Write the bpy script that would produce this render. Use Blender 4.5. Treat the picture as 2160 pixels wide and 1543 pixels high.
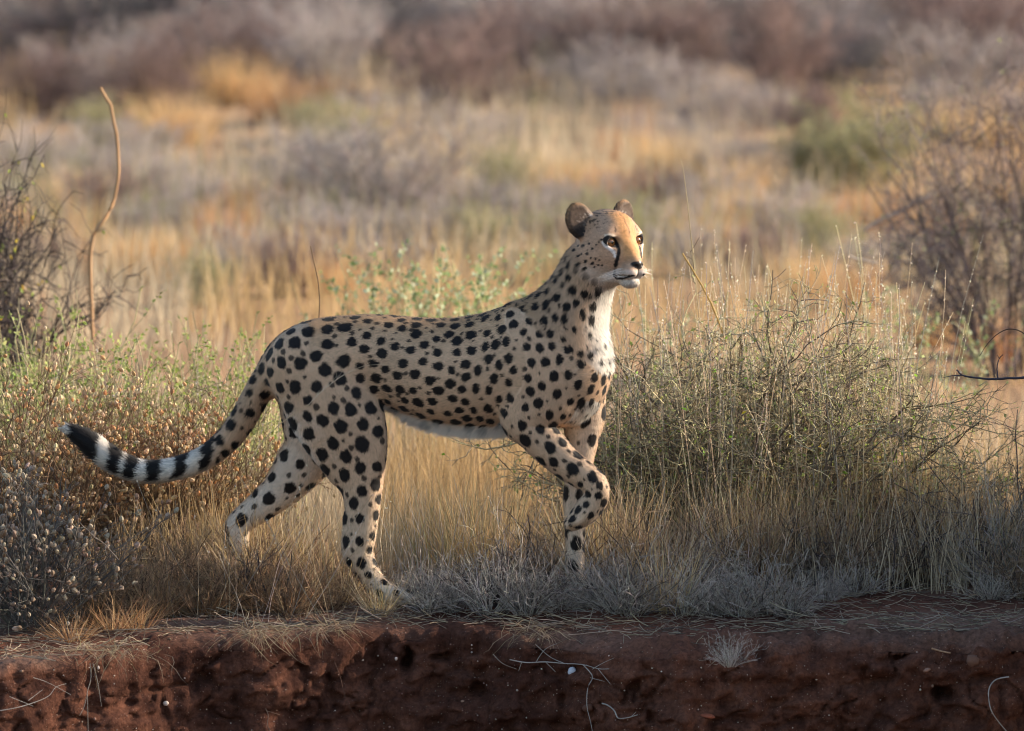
import bpy, math, random, time
import numpy as np
from mathutils import Vector
T0 = time.time()
RNG = np.random.default_rng(11)
random.seed(5)
sc = bpy.context.scene
for o in list(bpy.data.objects): bpy.data.objects.remove(o)
COL = sc.collection

# ---------------------------------------------------------------- camera
CAM_D, CAM_H, LOOK_Z = 25.0, 3.0, 0.654
F_PX = 740.0 * math.sqrt(CAM_D**2 + (CAM_H - LOOK_Z)**2)      # focal length in photo pixels (2160 wide)
cam_d = bpy.data.cameras.new('camera')
cam = bpy.data.objects.new('camera', cam_d); COL.objects.link(cam)
cam.location = (0, -CAM_D, CAM_H)
_f = Vector((0, CAM_D, LOOK_Z - CAM_H)).normalized()
cam.rotation_euler = _f.to_track_quat('-Z', 'Y').to_euler()
cam_d.sensor_width = 36.0
cam_d.lens = F_PX / 2160.0 * 36.0
cam_d.clip_start = 0.5; cam_d.clip_end = 3000
cam_d.dof.use_dof = True
cam_d.dof.focus_distance = math.sqrt(CAM_D**2 + (CAM_H - LOOK_Z)**2) - 0.08
cam_d.dof.aperture_fstop = 3.9
sc.camera = cam

# ---------------------------------------------------------------- sky, sun, exposure
SUN_EL, SUN_AZ = math.radians(22), math.radians(12)     # azimuth: from +x (right) towards +y (away from camera)
world = bpy.data.worlds.new('World'); sc.world = world; world.use_nodes = True
wn = world.node_tree.nodes; wl = world.node_tree.links
sky = wn.new('ShaderNodeTexSky'); sky.sky_type = 'NISHITA'; sky.sun_disc = False
sky.sun_elevation = SUN_EL; sky.sun_rotation = math.pi/2 - SUN_AZ
sky.air_density = 1.0; sky.dust_density = 1.0; sky.ozone_density = 1.0
bg = wn['Background']; wl.new(sky.outputs[0], bg.inputs[0]); bg.inputs[1].default_value = 0.15
sun_d = bpy.data.lights.new('sun', 'SUN'); sun_d.energy = 4.8; sun_d.angle = math.radians(0.53)
sun_d.color = (1.0, 0.87, 0.70)
sun = bpy.data.objects.new('sun', sun_d); COL.objects.link(sun)
_s = Vector((math.cos(SUN_EL)*math.cos(SUN_AZ), math.cos(SUN_EL)*math.sin(SUN_AZ), math.sin(SUN_EL)))
sun.rotation_euler = _s.to_track_quat('Z', 'Y').to_euler()
sun.location = _s * 60
sc.view_settings.view_transform = 'Standard'; sc.view_settings.look = 'None'
sc.view_settings.exposure = 1.02; sc.view_settings.gamma = 1.0
sc.render.engine = 'CYCLES'
sc.cycles.use_denoising = True
sc.cycles.filter_width = 1.0
sc.cycles.max_bounces = 6; sc.cycles.diffuse_bounces = 3; sc.cycles.glossy_bounces = 2
sc.cycles.transmission_bounces = 3; sc.cycles.transparent_max_bounces = 4

# ---------------------------------------------------------------- helpers
_ang = math.atan2(CAM_H - LOOK_Z, CAM_D)
FW = np.array([0, math.cos(_ang), -math.sin(_ang)]); UPV = np.array([0, math.sin(_ang), math.cos(_ang)])
CAMP = np.array([0, -CAM_D, CAM_H])
def ray(u, v):
    return FW * F_PX + np.array([1.0, 0, 0]) * (u - 1080.0) + UPV * (771.5 - v)
def P(u, v, y=0.0):
    """photo pixel -> point in the vertical plane at depth y"""
    d = ray(u, v); return CAMP + d * ((y - CAMP[1]) / d[1])
def lerp(a, b, t): return a + (b - a) * t
def sstep(a, b, x):
    t = np.clip((x - a) / (b - a), 0, 1); return t * t * (3 - 2 * t)
def cat(pts, sub):
    """Catmull-Rom through the rows of pts"""
    pts = np.asarray(pts, float); n = len(pts); out = []
    for i in range(n - 1):
        p0, p1, p2, p3 = pts[max(i-1, 0)], pts[i], pts[i+1], pts[min(i+2, n-1)]
        for t in np.linspace(0, 1, sub, endpoint=False):
            out.append(.5*((2*p1) + (p2-p0)*t + (2*p0-5*p1+4*p2-p3)*t*t + (3*p1-p0-3*p2+p3)*t**3))
    out.append(pts[-1]); return np.array(out)
def _h(ix, iy, iz):
    n = (ix.astype(np.int64)*374761393 + iy.astype(np.int64)*668265263 + iz.astype(np.int64)*2147483647) & 0x7fffffff
    n = ((n ^ (n >> 13)) * 1274126177) & 0x7fffffff
    n = (n ^ (n >> 16)) & 0xffff
    return n / 65535.0
def vnoise(x, y, z=0.0):
    x, y, z = np.broadcast_arrays(np.asarray(x, float), np.asarray(y, float), np.asarray(z, float))
    ix, iy, iz = np.floor(x), np.floor(y), np.floor(z)
    fx, fy, fz = x-ix, y-iy, z-iz
    fx = fx*fx*(3-2*fx); fy = fy*fy*(3-2*fy); fz = fz*fz*(3-2*fz)
    r = 0
    for dx in (0, 1):
        for dy in (0, 1):
            for dz in (0, 1):
                w = (fx if dx else 1-fx)*(fy if dy else 1-fy)*(fz if dz else 1-fz)
                r = r + w*_h(ix+dx, iy+dy, iz+dz)
    return r*2-1
def fbm(x, y, z=0.0, oct=4):
    s, a = 0, 1.0
    for k in range(oct):
        s = s + a*vnoise(x*2**k+k*17.3, y*2**k-k*9.1, z*2**k+k*5.7); a *= .5
    return s
def mesh_np(name, V, F, col=None, smooth=True, extra=None):
    """mesh from arrays: V (n,3), F (m,3 or 4), col (n,3) linear point colour"""
    V = np.asarray(V, np.float32); F = np.asarray(F, np.int32)
    me = bpy.data.meshes.new(name)
    me.vertices.add(len(V)); me.vertices.foreach_set('co', V.ravel())
    k = F.shape[1]
    me.loops.add(F.size); me.loops.foreach_set('vertex_index', F.ravel())
    me.polygons.add(len(F)); me.polygons.foreach_set('loop_start', np.arange(0, F.size, k, dtype=np.int32))
    me.polygons.foreach_set('use_smooth', np.full(len(F), smooth))
    if col is not None:
        a = me.color_attributes.new('tint', 'FLOAT_COLOR', 'POINT')
        c = np.ones((len(V), 4), np.float32); c[:, :3] = col
        a.data.foreach_set('color', c.ravel())
    for nm, arr in (extra or {}).items():
        arr = np.asarray(arr, np.float32)
        if arr.ndim == 1:
            a = me.attributes.new(nm, 'FLOAT', 'POINT'); a.data.foreach_set('value', arr)
        else:
            a = me.attributes.new(nm, 'FLOAT_VECTOR', 'POINT'); a.data.foreach_set('vector', arr.ravel())
    me.update(calc_edges=True)
    return me
def link(name, me, mat=None, parent=None):
    o = bpy.data.objects.new(name, me); COL.objects.link(o)
    if mat is not None and me is not None and len(me.materials) == 0: me.materials.append(mat)
    if parent is not None: o.parent = parent
    return o
def tag(o, label=None, cat=None, group=None, kind=None):
    if label: o['label'] = label
    if cat: o['category'] = cat
    if group: o['group'] = group
    if kind: o['kind'] = kind
    return o
def empty(name, loc=(0, 0, 0), rz=0.0):
    o = bpy.data.objects.new(name, None); COL.objects.link(o)
    o.location = loc; o.rotation_euler = (0, 0, rz); o.empty_display_size = .05
    return o
def copy_tree(o, parent=None):
    c = o.copy(); COL.objects.link(c); c.parent = parent
    for ch in list(o.children): copy_tree(ch, c)
    return c
def node_mat(name):
    m = bpy.data.materials.new(name); m.use_nodes = True
    nt = m.node_tree; nt.nodes.clear()
    out = nt.nodes.new('ShaderNodeOutputMaterial')
    return m, nt, out
def plant_mat(name, rough=.75, transl=.0, vary=.25):
    """tint attribute, random lightness per object, optional light through the blade"""
    m, nt, out = node_mat(name); N, L = nt.nodes, nt.links
    at = N.new('ShaderNodeAttribute'); at.attribute_name = 'tint'
    oi = N.new('ShaderNodeObjectInfo')
    hs = N.new('ShaderNodeHueSaturation')
    mr = N.new('ShaderNodeMapRange'); mr.inputs['To Min'].default_value = 1-vary; mr.inputs['To Max'].default_value = 1+vary
    L.new(oi.outputs['Random'], mr.inputs['Value']); L.new(mr.outputs[0], hs.inputs['Value'])
    L.new(at.outputs['Color'], hs.inputs['Color'])
    b = N.new('ShaderNodeBsdfPrincipled'); b.inputs['Roughness'].default_value = rough
    b.inputs['Specular IOR Level'].default_value = .25
    L.new(hs.outputs[0], b.inputs['Base Color'])
    if transl > 0:
        t = N.new('ShaderNodeBsdfTranslucent'); L.new(hs.outputs[0], t.inputs['Color'])
        mx = N.new('ShaderNodeMixShader'); mx.inputs[0].default_value = transl
        L.new(b.outputs[0], mx.inputs[1]); L.new(t.outputs[0], mx.inputs[2]); L.new(mx.outputs[0], out.inputs[0])
    else:
        L.new(b.outputs[0], out.inputs[0])
    return m
def s2l(*rgb):
    c = np.asarray(rgb, float)/255.0
    return np.where(c <= .04045, c/12.92, ((c+.055)/1.055)**2.4)
# ================================================================ cheetah
def yaxis(x): return -0.20*(x + 0.20)          # the trunk is turned a little towards the camera at the head end
M = 740.0
def chain(nodes, sub=4):
    """nodes: (u, v, radius px, lateral offset m, lateral squash) -> arrays A(n,6): x,y,z,r,q"""
    rows = []
    for u, v, r, yo, q in nodes:
        y = yaxis((u-1080)/M) + yo
        p = P(u, v, y); rows.append([p[0], p[1], p[2], r/M, 1.0/q])
    return cat(rows, sub)
CH = {}
CH['torso'] = chain([(640,775,82,0,.92),(690,760,88,0,.95),(750,752,86,0,.88),(800,752,87,0,.82),(850,765,96,0,.78),(910,779,107,0,.78),
                     (970,786,115,0,.80),(1040,782,122,0,.80),(1100,772,122,0,.82),(1150,772,114,0,.86),(1192,782,88,-.0,.98)])
CH['neck'] = chain([(1135,742,104,0,.82),(1172,700,88,0,.86),(1203,655,74,0,.9),(1226,612,64,0,.95),(1243,570,58,-.01,1.0)])
CH['chest'] = chain([(1195,700,70,0,1.0),(1212,752,68,0,1.05),(1212,800,60,0,1.1),(1190,845,50,0,1.2)])
CH['near_fore'] = chain([(1115,715,58,-.055,.8),(1150,775,66,-.075,.72),(1150,835,62,-.085,.66),(1115,885,46,-.085,.75),(1122,905,41,-.085,.8),(1160,945,38,-.085,.82),
                     (1200,982,33,-.085,.85),(1238,1008,29,-.085,.9),(1256,1028,28,-.085,.95),(1257,1050,26,-.085,1.0),(1240,1075,26,-.085,1.05),(1221,1094,21,-.085,1.15),(1205,1106,14,-.085,1.3)])
CH['far_fore'] = chain([(1165,770,60,.06,.7),(1210,820,54,.075,.75),(1232,868,45,.08,.8),(1228,920,36,.08,.85),(1220,985,28,.08,.95),(1215,1035,25,.08,1.0),
                     (1213,1065,24,.08,1.0),(1213,1110,21,.08,1.0),(1213,1170,19,.08,1.05),(1213,1215,20,.08,1.1),(1224,1240,19,.08,1.3),(1246,1250,13,.08,1.6)])
CH['near_hind'] = chain([(655,770,84,-.035,.75),(690,820,90,-.05,.68),(722,880,85,-.06,.66),(742,930,72,-.062,.68),(756,980,56,-.065,.72),(764,1040,41,-.068,.78),
                     (764,1095,34,-.07,.8),(761,1135,31,-.07,.85),(757,1165,29,-.07,.85),(771,1198,25,-.07,.9),(793,1232,22,-.07,1.0),(818,1250,21,-.07,1.15),(846,1260,17,-.07,1.45),(870,1265,11,-.07,1.7)])
CH['far_hind'] = chain([(660,800,80,.04,.7),(668,880,74,.06,.66),(662,940,62,.07,.68),(632,985,53,.075,.72),(594,1032,40,.08,.78),(553,1067,32,.08,.82),
                     (514,1098,26,.08,.85),(503,1125,23,.08,.88),(507,1165,20,.08,.9),(516,1210,20,.08,1.0),(535,1236,18,.08,1.3),(560,1243,12,.08,1.6)])
CH['tail'] = chain([(622,752,34,0,.8),(592,762,31,0,.9),(561,800,28,.0,1),(533,848,27,.005,1),(508,892,26,.01,1),(478,930,25,.015,1),(440,961,23.5,.02,1),(398,981,23,.025,1),
                     (350,993,22.5,.03,1),(300,995,22.5,.03,1),(252,979,23,.03,1),(208,950,23,.03,1),(178,926,18,.03,1),(152,910,11,.03,1),(137,905,5,.03,1)])
CH['hock'] = chain([(738,1095,13,-.07,.8),(735,1140,13,-.07,.8),(741,1172,15,-.07,.8),(760,1196,13,-.07,.8)])
CH['far_hock'] = chain([(560,1040,12,.08,.8),(520,1078,12,.08,.8),(492,1106,14,.08,.8),(497,1132,13,.08,.8)])
CH['knee'] = chain([(770,890,38,-.075,.6),(782,935,30,-.08,.6),(778,985,24,-.08,.6)])
CH['scapula'] = chain([(1085,668,24,-.05,.7),(1120,730,34,-.075,.6),(1160,790,40,-.10,.6)])
CH['elbow'] = chain([(1105,845,34,-.10,.6),(1080,888,20,-.095,.7),(1088,905,18,-.09,.7)])
CH['ham'] = chain([(606,800,20,-.06,.8),(630,870,26,-.085,.7),(665,930,26,-.09,.7),(712,1000,18,-.08,.7)])
for _k, _o in enumerate((-.030, -.010, .010, .030)):
    CH['toe%d' % _k] = chain([(836,1252,12,-.07+_o,1.0),(856,1255,11,-.07+_o*1.1,1.0),(872-4*abs(_k-1.5),1265,8.5,-.07+_o*1.15,1.0)], 3)
    CH['ftoe%d' % _k] = chain([(1232,1236,11,.08+_o,1.0),(1246,1242,10,.08+_o*1.1,1.0),(1258-4*abs(_k-1.5),1250,8,.08+_o*1.15,1.0)], 3)
    CH['htoe%d' % _k] = chain([(1236,1082,12,-.085+_o*.8,1.0),(1222,1098,10,-.085+_o*.9,1.0),(1207,1108-3*abs(_k-1.5),7.5,-.085+_o,1.0)], 3)
# ---- head: local px axes f (forward), s (towards the far side), z up, origin between the eyes
HA = math.radians(40)
HF = np.array([math.sin(HA), -math.cos(HA), .03]); HS = np.array([math.cos(HA), math.sin(HA), 0.0])
HF /= np.linalg.norm(HF); HU = np.cross(HS, HF); HU = -HU if HU[2] < 0 else HU
HO = P(1318, 510, -0.175)
def H(f, s, z): return HO + (HF*f + HS*s + HU*z)/M
def tolocal(p):
    d = (p - HO)*M
    return d @ HF, d @ HS, d @ HU
HEAD_ELL = [  # centre f,s,z  radii f,s,z  pitch
    ((-60, 0, 12), (62, 55, 54)), ((-24, 0, 22), (32, 40, 32)),
    ((-44, -36, -26), (40, 31, 40)), ((-44, 36, -26), (40, 31, 40)),
    ((-14, -38, 6), (18, 17, 18)), ((-14, 38, 6), (18, 17, 18)),
    ((-14, -24, -30), (30, 22, 30)), ((-14, 24, -30), (30, 22, 30)),
    ((-80, 0, -40), (50, 50, 50)),
]
HEAD_MUZ = [((25, -12.5, -62), (20, 18, 15)), ((25, 12.5, -62), (20, 18, 15)), ((14.5, 0, -83), (20, 18.5, 12.5)), ((2, 0, -62), (30, 30, 26)), ((-30, 0, -68), (40, 34, 22))]
HEAD_CONE = [((-10, 0, 6), 24, (28, 0, -40), 16)]
NOSE = ((35, 0, -47.5), (11.5, 15, 10))

VS = 0.0033
allA = np.concatenate([c for c in CH.values()])
lo = (allA[:, :3] - allA[:, 3:4]*1.3).min(0) - .05; hi = (allA[:, :3] + allA[:, 3:4]*1.3).max(0) + .05
lo[1] -= .04; hi[2] += .18; hi[0] += .16; lo[1] -= .08
DIM = np.ceil((hi-lo)/VS).astype(int)+1
def chain_sd(p, A):
    """signed distance-like value of the tapered chain A at points p (n,3)"""
    best = np.full(p.shape[:-1], 1e3, np.float32)
    for i in range(len(A)-1):
        a, b = A[i], A[i+1]
        dx, dz = b[0]-a[0], b[2]-a[2]; L2 = dx*dx+dz*dz+1e-12
        t = np.clip(((p[..., 0]-a[0])*dx+(p[..., 2]-a[2])*dz)/L2, 0, 1)
        ex = p[..., 0]-a[0]-t*dx; ez = p[..., 2]-a[2]-t*dz
        ey = (p[..., 1]-a[1]-t*(b[1]-a[1]))*(a[4]+t*(b[4]-a[4]))
        np.minimum(best, np.sqrt(ex*ex+ey*ey+ez*ez)-(a[3]+t*(b[3]-a[3])), out=best)
    return best
def ell_sd(f, s, z, c, r):
    k = np.sqrt(((f-c[0])/r[0])**2+((s-c[1])/r[1])**2+((z-c[2])/r[2])**2)
    g = np.sqrt(((f-c[0])/r[0]**2)**2+((s-c[1])/r[1]**2)**2+((z-c[2])/r[2]**2)**2)+1e-9
    return k*(k-1)/g
def smin(a, b, k):
    h = np.maximum(k-np.abs(a-b), 0)/k
    return np.minimum(a, b)-h*h*k*.25
def smax(a, b, k): return -smin(-a, -b, k)
EARS = {}
for sg in (-1, 1):
    c = np.array([-66, sg*60, 43.0])
    nrm = np.array([.93, sg*.22, .10]); nrm /= np.linalg.norm(nrm)
    upd = np.array([-.12, sg*.42, 1.0]); upd -= nrm*(upd@nrm); upd /= np.linalg.norm(upd)
    EARS[sg] = (c, nrm, np.cross(nrm, upd), upd)
def ear_sd(f, s, z, sg):
    c, n, w, u = EARS[sg]
    d = np.stack([f-c[0], s-c[1], z-c[2]], -1)
    a, b, h = d@n, d@w, d@u
    hh = (h+6)/1.0
    r_w = 29*np.clip(1.06-.004*(hh-4), .6, 1.15)
    shell = ell_sd(a+.010*b*b+.004*h*h, b, h, (0, 0, -1), (9.5, 31, 41))
    hollow = ell_sd(a+.010*b*b+.004*h*h, b, h, (8.0, 0, 0), (8.5, 24, 33))
    return smax(shell, -hollow, 4)
def head_sd(p):
    f, s, z = tolocal(p)
    d = None
    for c, r in HEAD_ELL:
        e = ell_sd(f, s, z, c, r); d = e if d is None else smin(d, e, 22)
    for a, ra, b, rb in HEAD_CONE:
        a = np.array(a, float); b = np.array(b, float); ab = b-a
        t = np.clip(((f-a[0])*ab[0]+(s-a[1])*ab[1]+(z-a[2])*ab[2])/(ab@ab), 0, 1)
        e = np.sqrt((f-a[0]-t*ab[0])**2+(s-a[1]-t*ab[1])**2+(z-a[2]-t*ab[2])**2)-(ra+t*(rb-ra))
        d = smin(d, e, 14)
    m = None
    for c, r in HEAD_MUZ:
        e = ell_sd(f, s, z, c, r); m = e if m is None else smin(m, e, 6)
    d = smin(d, m, 10)
    d = smin(d, ell_sd(f, s, z, *NOSE), 5)
    for sg in (-1, 1):
        d = smin(d, ear_sd(f, s, z, sg), 9)
        d = smax(d, -ell_sd(f, s, z, (6, sg*35, 0), (16, 13, 10)), 6)      # eye socket
        d = smax(d, -ell_sd(f, s, z, (46, sg*9, -49), (5, 4, 2.6)), 2)       # nostril
    # mouth slit
    zz = -70.5 - .0045*s*s*1.0 + .02*(20-f)
    slit = np.maximum(np.abs(z-(-75+.012*np.minimum(s*s, 500)))-1.5, np.maximum(-(f-2), ell_sd(f, s, z, (20, 0, -75), (30, 26, 26))*-1-6))
    d = smax(d, -slit, 2.5)
    return d/M
field = np.full(DIM, .05, np.float32)
ORDER = [('torso', None), ('neck', .06), ('chest', .06), ('far_fore', .045), ('far_hind', .04), ('near_hind', .032), ('near_fore', .03), ('tail', .03), ('hock', .02), ('far_hock', .02), ('knee', .03), ('scapula', .035), ('elbow', .03), ('ham', .04)]+[('%s%d' % (a_, k_), .008) for k_ in range(4) for a_ in ('toe', 'ftoe', 'htoe')]
def subgrid(blo, bhi):
    i0 = np.maximum(((blo-lo)/VS).astype(int), 0); i1 = np.minimum(((bhi-lo)/VS).astype(int)+2, DIM)
    ax = [lo[k]+VS*np.arange(i0[k], i1[k]) for k in range(3)]
    g = np.stack(np.meshgrid(*ax, indexing='ij'), -1).astype(np.float32)
    return tuple(slice(i0[k], i1[k]) for k in range(3)), g
for nm, k in ORDER:
    A = CH[nm]
    # evaluate piecewise so that each run of segments only touches its own box
    part = {}
    step = 8
    for i in range(0, len(A)-1, step):
        B = A[i:i+step+1]
        mg = .055
        R = (B[:, 3]*np.maximum(1, 1/B[:, 4])).max()+mg
        sl, g = subgrid(B[:, :3].min(0)-R, B[:, :3].max(0)+R)
        dd = chain_sd(g, B)
        if k is None: field[sl] = np.minimum(field[sl], dd)
        else:
            part[i] = (sl, dd)
    if k is not None:
        if len(part) == 1:
            sl, dd = part[0]; field[sl] = smin(field[sl], dd, k); continue
        b0 = [min(p_[0][q_].start for p_ in part.values()) for q_ in range(3)]; b1 = [max(p_[0][q_].stop for p_ in part.values()) for q_ in range(3)]
        tmp = np.full([b1[q_]-b0[q_] for q_ in range(3)], .06, np.float32)
        for sl, dd in part.values():
            s2 = tuple(slice(sl[q_].start-b0[q_], sl[q_].stop-b0[q_]) for q_ in range(3)); tmp[s2] = np.minimum(tmp[s2], dd)
        big = tuple(slice(b0[q_], b1[q_]) for q_ in range(3))
        field[big] = smin(field[big], tmp, k)
        del tmp
sl, g = subgrid(HO-np.array([.26, .2, .2]), HO+np.array([.16, .26, .2]))
hd = head_sd(g).astype(np.float32)
field[sl] = smin(field[sl], hd, .03)
# paws: toe clefts are cut later by the fur colour; surface nets
print('field', DIM, time.time()-T0)
def surface_nets(fd):
    ins = fd < 0
    X, Y, Z = fd.shape
    c = np.zeros((X-1, Y-1, Z-1), np.uint8)
    for dx in (0, 1):
        for dy in (0, 1):
            for dz in (0, 1):
                c += ins[dx:X-1+dx, dy:Y-1+dy, dz:Z-1+dz]
    cells = np.argwhere((c > 0) & (c < 8))
    idx = np.full((X-1, Y-1, Z-1), -1, np.int32); idx[tuple(cells.T)] = np.arange(len(cells))
    acc = np.zeros((len(cells), 3)); cnt = np.zeros(len(cells))
    corners = [(dx, dy, dz) for dx in (0, 1) for dy in (0, 1) for dz in (0, 1)]
    val = {q: fd[cells[:, 0]+q[0], cells[:, 1]+q[1], cells[:, 2]+q[2]] for q in corners}
    for q in corners:
        for ax in range(3):
            if q[ax] == 0:
                r = list(q); r[ax] = 1; r = tuple(r)
                a, b = val[q], val[r]; m = (a < 0) != (b < 0)
                t = np.where(m, a/np.where(a-b == 0, 1, a-b), 0)
                pt = np.tile(np.array(q, float), (len(cells), 1)); pt[:, ax] = t
                acc[m] += pt[m]; cnt[m] += 1
    V = cells+acc/cnt[:, None]
    quads = []
    for ax in range(3):
        a = np.take(ins, range(0, fd.shape[ax]-1), axis=ax); b = np.take(ins, range(1, fd.shape[ax]), axis=ax)
        e = np.argwhere(a != b)
        o1, o2 = [k for k in range(3) if k != ax]
        ok = (e[:, o1] > 0) & (e[:, o2] > 0) & (e[:, o1] < fd.shape[o1]-1) & (e[:, o2] < fd.shape[o2]-1)
        e = e[ok]; flip = ins[tuple(e.T)]
        def cell(d1, d2):
            q = e.copy(); q[:, o1] -= d1; q[:, o2] -= d2
            return idx[tuple(q.T)]
        q = np.stack([cell(1, 1), cell(0, 1), cell(0, 0), cell(1, 0)], 1)
        if ax == 1: flip = ~flip
        q[~flip] = q[~flip][:, ::-1]
        quads.append(q)
    return V, np.concatenate(quads)
CV, CF = surface_nets(field)
CV = lo+CV*VS
gx, gy, gz = None, None, None
def grad_at(fd, V):
    i = np.clip(np.round((V-lo)/VS).astype(int), 1, np.array(fd.shape)-2)
    n = np.stack([fd[i[:, 0]+1, i[:, 1], i[:, 2]]-fd[i[:, 0]-1, i[:, 1], i[:, 2]],
                  fd[i[:, 0], i[:, 1]+1, i[:, 2]]-fd[i[:, 0], i[:, 1]-1, i[:, 2]],
                  fd[i[:, 0], i[:, 1], i[:, 2]+1]-fd[i[:, 0], i[:, 1], i[:, 2]-1]], 1)
    return n/(np.linalg.norm(n, axis=1, keepdims=True)+1e-9)
CN = grad_at(field, CV)
print('cheetah verts', len(CV), 'quads', len(CF), time.time()-T0)
del field
# ---- coat: which chain each vertex belongs to, markings, fur
names = ['torso', 'neck', 'chest', 'near_fore', 'far_fore', 'near_hind', 'far_hind', 'tail']
SD = np.stack([chain_sd(CV, CH[n]) for n in names], 1)
part = SD.argmin(1)
hl = np.stack(tolocal(CV), 1)                       # head-local px
hsd = head_sd(CV)
headm = (hsd < .012) & (hl[:, 2] > -95) & (hl[:, 0] > -105)
hw = sstep(.03, .0, hsd)*sstep(-150, -95, hl[:, 0])   # soft head weight
def project(V):
    d = V-CAMP
    w = d@FW
    return 1080+F_PX*d[:, 0]/w, 771.5-F_PX*(d@UPV)/w
U, W = project(CV)
n_ = CN
def mixc(c, k, m): return c*(1-m[:, None])+np.asarray(k)*m[:, None]
is_ = {n: part == i for i, n in enumerate(names)}
c_back, c_flank, c_leg, c_white = s2l(198, 158, 118), s2l(210, 176, 144), s2l(216, 188, 158), s2l(238, 230, 218)
col = np.tile(c_flank, (len(CV), 1))
col = mixc(col, c_back, sstep(.2, .95, n_[:, 2])*np.isin(part, (0, 1)))
legm = np.isin(part, (3, 4, 5, 6)).astype(float)
col = mixc(col, c_leg, legm*sstep(980, 1120, W))
white = np.zeros(len(CV))
white = np.maximum(white, is_['torso']*sstep(-.86, -.98, n_[:, 2])*sstep(640, 760, U))
inn = np.where(part == 3, n_[:, 1], np.where(part == 5, n_[:, 1], np.where(np.isin(part, (4, 6)), -n_[:, 1], 0)))
white = np.maximum(white, legm*sstep(.25, .8, inn)*np.where(part == 6, .40, np.where(part == 4, .25, .45)))
white = np.maximum(white, legm*sstep(1215, 1255, W)*.6)
frontal = n_@np.array([.93, -.25, -.2])
white = np.maximum(white, np.isin(part, (1, 2))*sstep(.45, .85, frontal)*sstep(1150, 1230, U)*.95)
white = np.maximum(white, is_['near_hind']*sstep(.25, .8, -n_[:, 0])*sstep(850, 900, W)*sstep(1000, 960, W)*.7)
col = mixc(col, c_white, white)
# ---- spots by dart throwing over the skin
rs = np.random.default_rng(4)
def region(i):
    """radius px, spacing px, elongation of spots at vertex i"""
    p, u, v = part[i], U[i], W[i]
    if p == 7: return (13, 36, 1.0) if u > 455 else None
    if p == 6: return (13, 46, 1.15) if inn[i] < .75 or rs.random() < .35 else None
    if p == 4: return (13.5, 47, 1.25) if inn[i] < .9 or rs.random() < .4 else None
    if p == 5:
        if v < 1010: return (14.5, 42, 1.08)
        return (14 - (v-1010)*.022, 38-(v-1010)*.03, 1.15)
    if p == 3:
        if v < 880: return (10.5, 33, 1.1)
        return (13, 35, 1.15) if v < 1010 else (9.5, 26, 1.0)
    if p == 2: return (7.5, 37 if white[i] > .6 else 33, 1.25)
    if p == 1: return (9.5, 28, 1.35) if v > 600 else (8, 25, 1.2)
    if u < 760: return (13.5, 39, 1.08)
    if u < 1000: return (11.5, 36, 1.15)
    return (10.5, 33, 1.2)
flow = np.zeros_like(CV)
for i, n in enumerate(names):
    A = CH[n]; sgn = -1 if n in ('torso', 'neck') else 1
    idx = np.where(part == i)[0]
    if len(idx) == 0: continue
    mid = (A[1:, :3]+A[:-1, :3])/2; tg = (A[1:, :3]-A[:-1, :3])*sgn
    tg /= np.linalg.norm(tg, axis=1, keepdims=True)+1e-9
    for k0 in range(0, len(idx), 20000):
        ii = idx[k0:k0+20000]
        d2 = ((CV[ii, None, :]-mid[None])**2).sum(2)
        w = np.exp(-d2/(2*.05**2))+1e-12
        flow[ii] = (w@tg)/w.sum(1, keepdims=True)
flow += np.array([0, 0, -.25])*np.isin(part, (0, 1))[:, None]
nose_p = H(48, 0, -30)
hflow = CV-nose_p; hflow /= np.linalg.norm(hflow, axis=1, keepdims=True)
flow = flow*(1-hw[:, None])+hflow*hw[:, None]
flow -= n_*(flow*n_).sum(1, keepdims=True)
flow /= np.linalg.norm(flow, axis=1, keepdims=True)+1e-9
bit = np.cross(n_, flow)
edge_n = .20*fbm(CV[:, 0]*75, CV[:, 1]*75, CV[:, 2]*75, oct=3)
spot = np.zeros(len(CV)); free = np.full(len(CV), True)
free &= ~headm & (hw < .5)
free &= (white < .72) | legm.astype(bool) | (np.isin(part, (1, 2)) & (W > 700))
ok_i = np.where(free)[0]
order = rs.permutation(ok_i)
free_d = np.full(len(CV), 1e9)                      # distance to nearest placed spot, in units of local spacing
nspots = 0
for big in (True, False):
    for i in (order if big else order[:9000]):
        if free_d[i] < (1.0 if big else .60): continue
        rg = region(i)
        if rg is None: continue
        r, sp, el = rg; k_ = part[i] in (0, 1, 2) and U[i] > 740; sp *= .70 if k_ else .80; r *= .88 if k_ else .93
        if big: r = r*rs.uniform(.84, 1.14)
        else:
            r = r*rs.uniform(.28, .52)
            if rs.random() < .5: continue
        d = CV-CV[i]
        near = np.where((np.abs(d[:, 0]) < .09) & (np.abs(d[:, 2]) < .09) & (np.abs(d[:, 1]) < .09))[0]
        dn = d[near]; same = (n_[near]@n_[i]) > .25
        near = near[same]; dn = dn[same]
        eu = rs.uniform(.92, 1.12)
        fl, bt = flow[i], bit[i]
        if part[i] in (1, 2) or (part[i] == 0 and U[i] > 1000):
            fl = np.array([.0, 0, 1.0])-n_[i]*n_[i, 2]; fl /= np.linalg.norm(fl)+1e-9; bt = np.cross(n_[i], fl)
        a = (dn@fl)*M/(el*eu); b = (dn@bt)*M; h = (dn@n_[i])*M
        dist = np.sqrt(a*a+b*b+.6*h*h)
        q = dist/r+edge_n[near]
        spot[near] = np.maximum(spot[near], sstep(1.13, .87, q)*(1.0 if big else .9))
        free_d[near] = np.minimum(free_d[near], dist/sp if big else np.maximum(dist/sp, .3))
        nspots += 1
print('spots', nspots, time.time()-T0)
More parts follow.
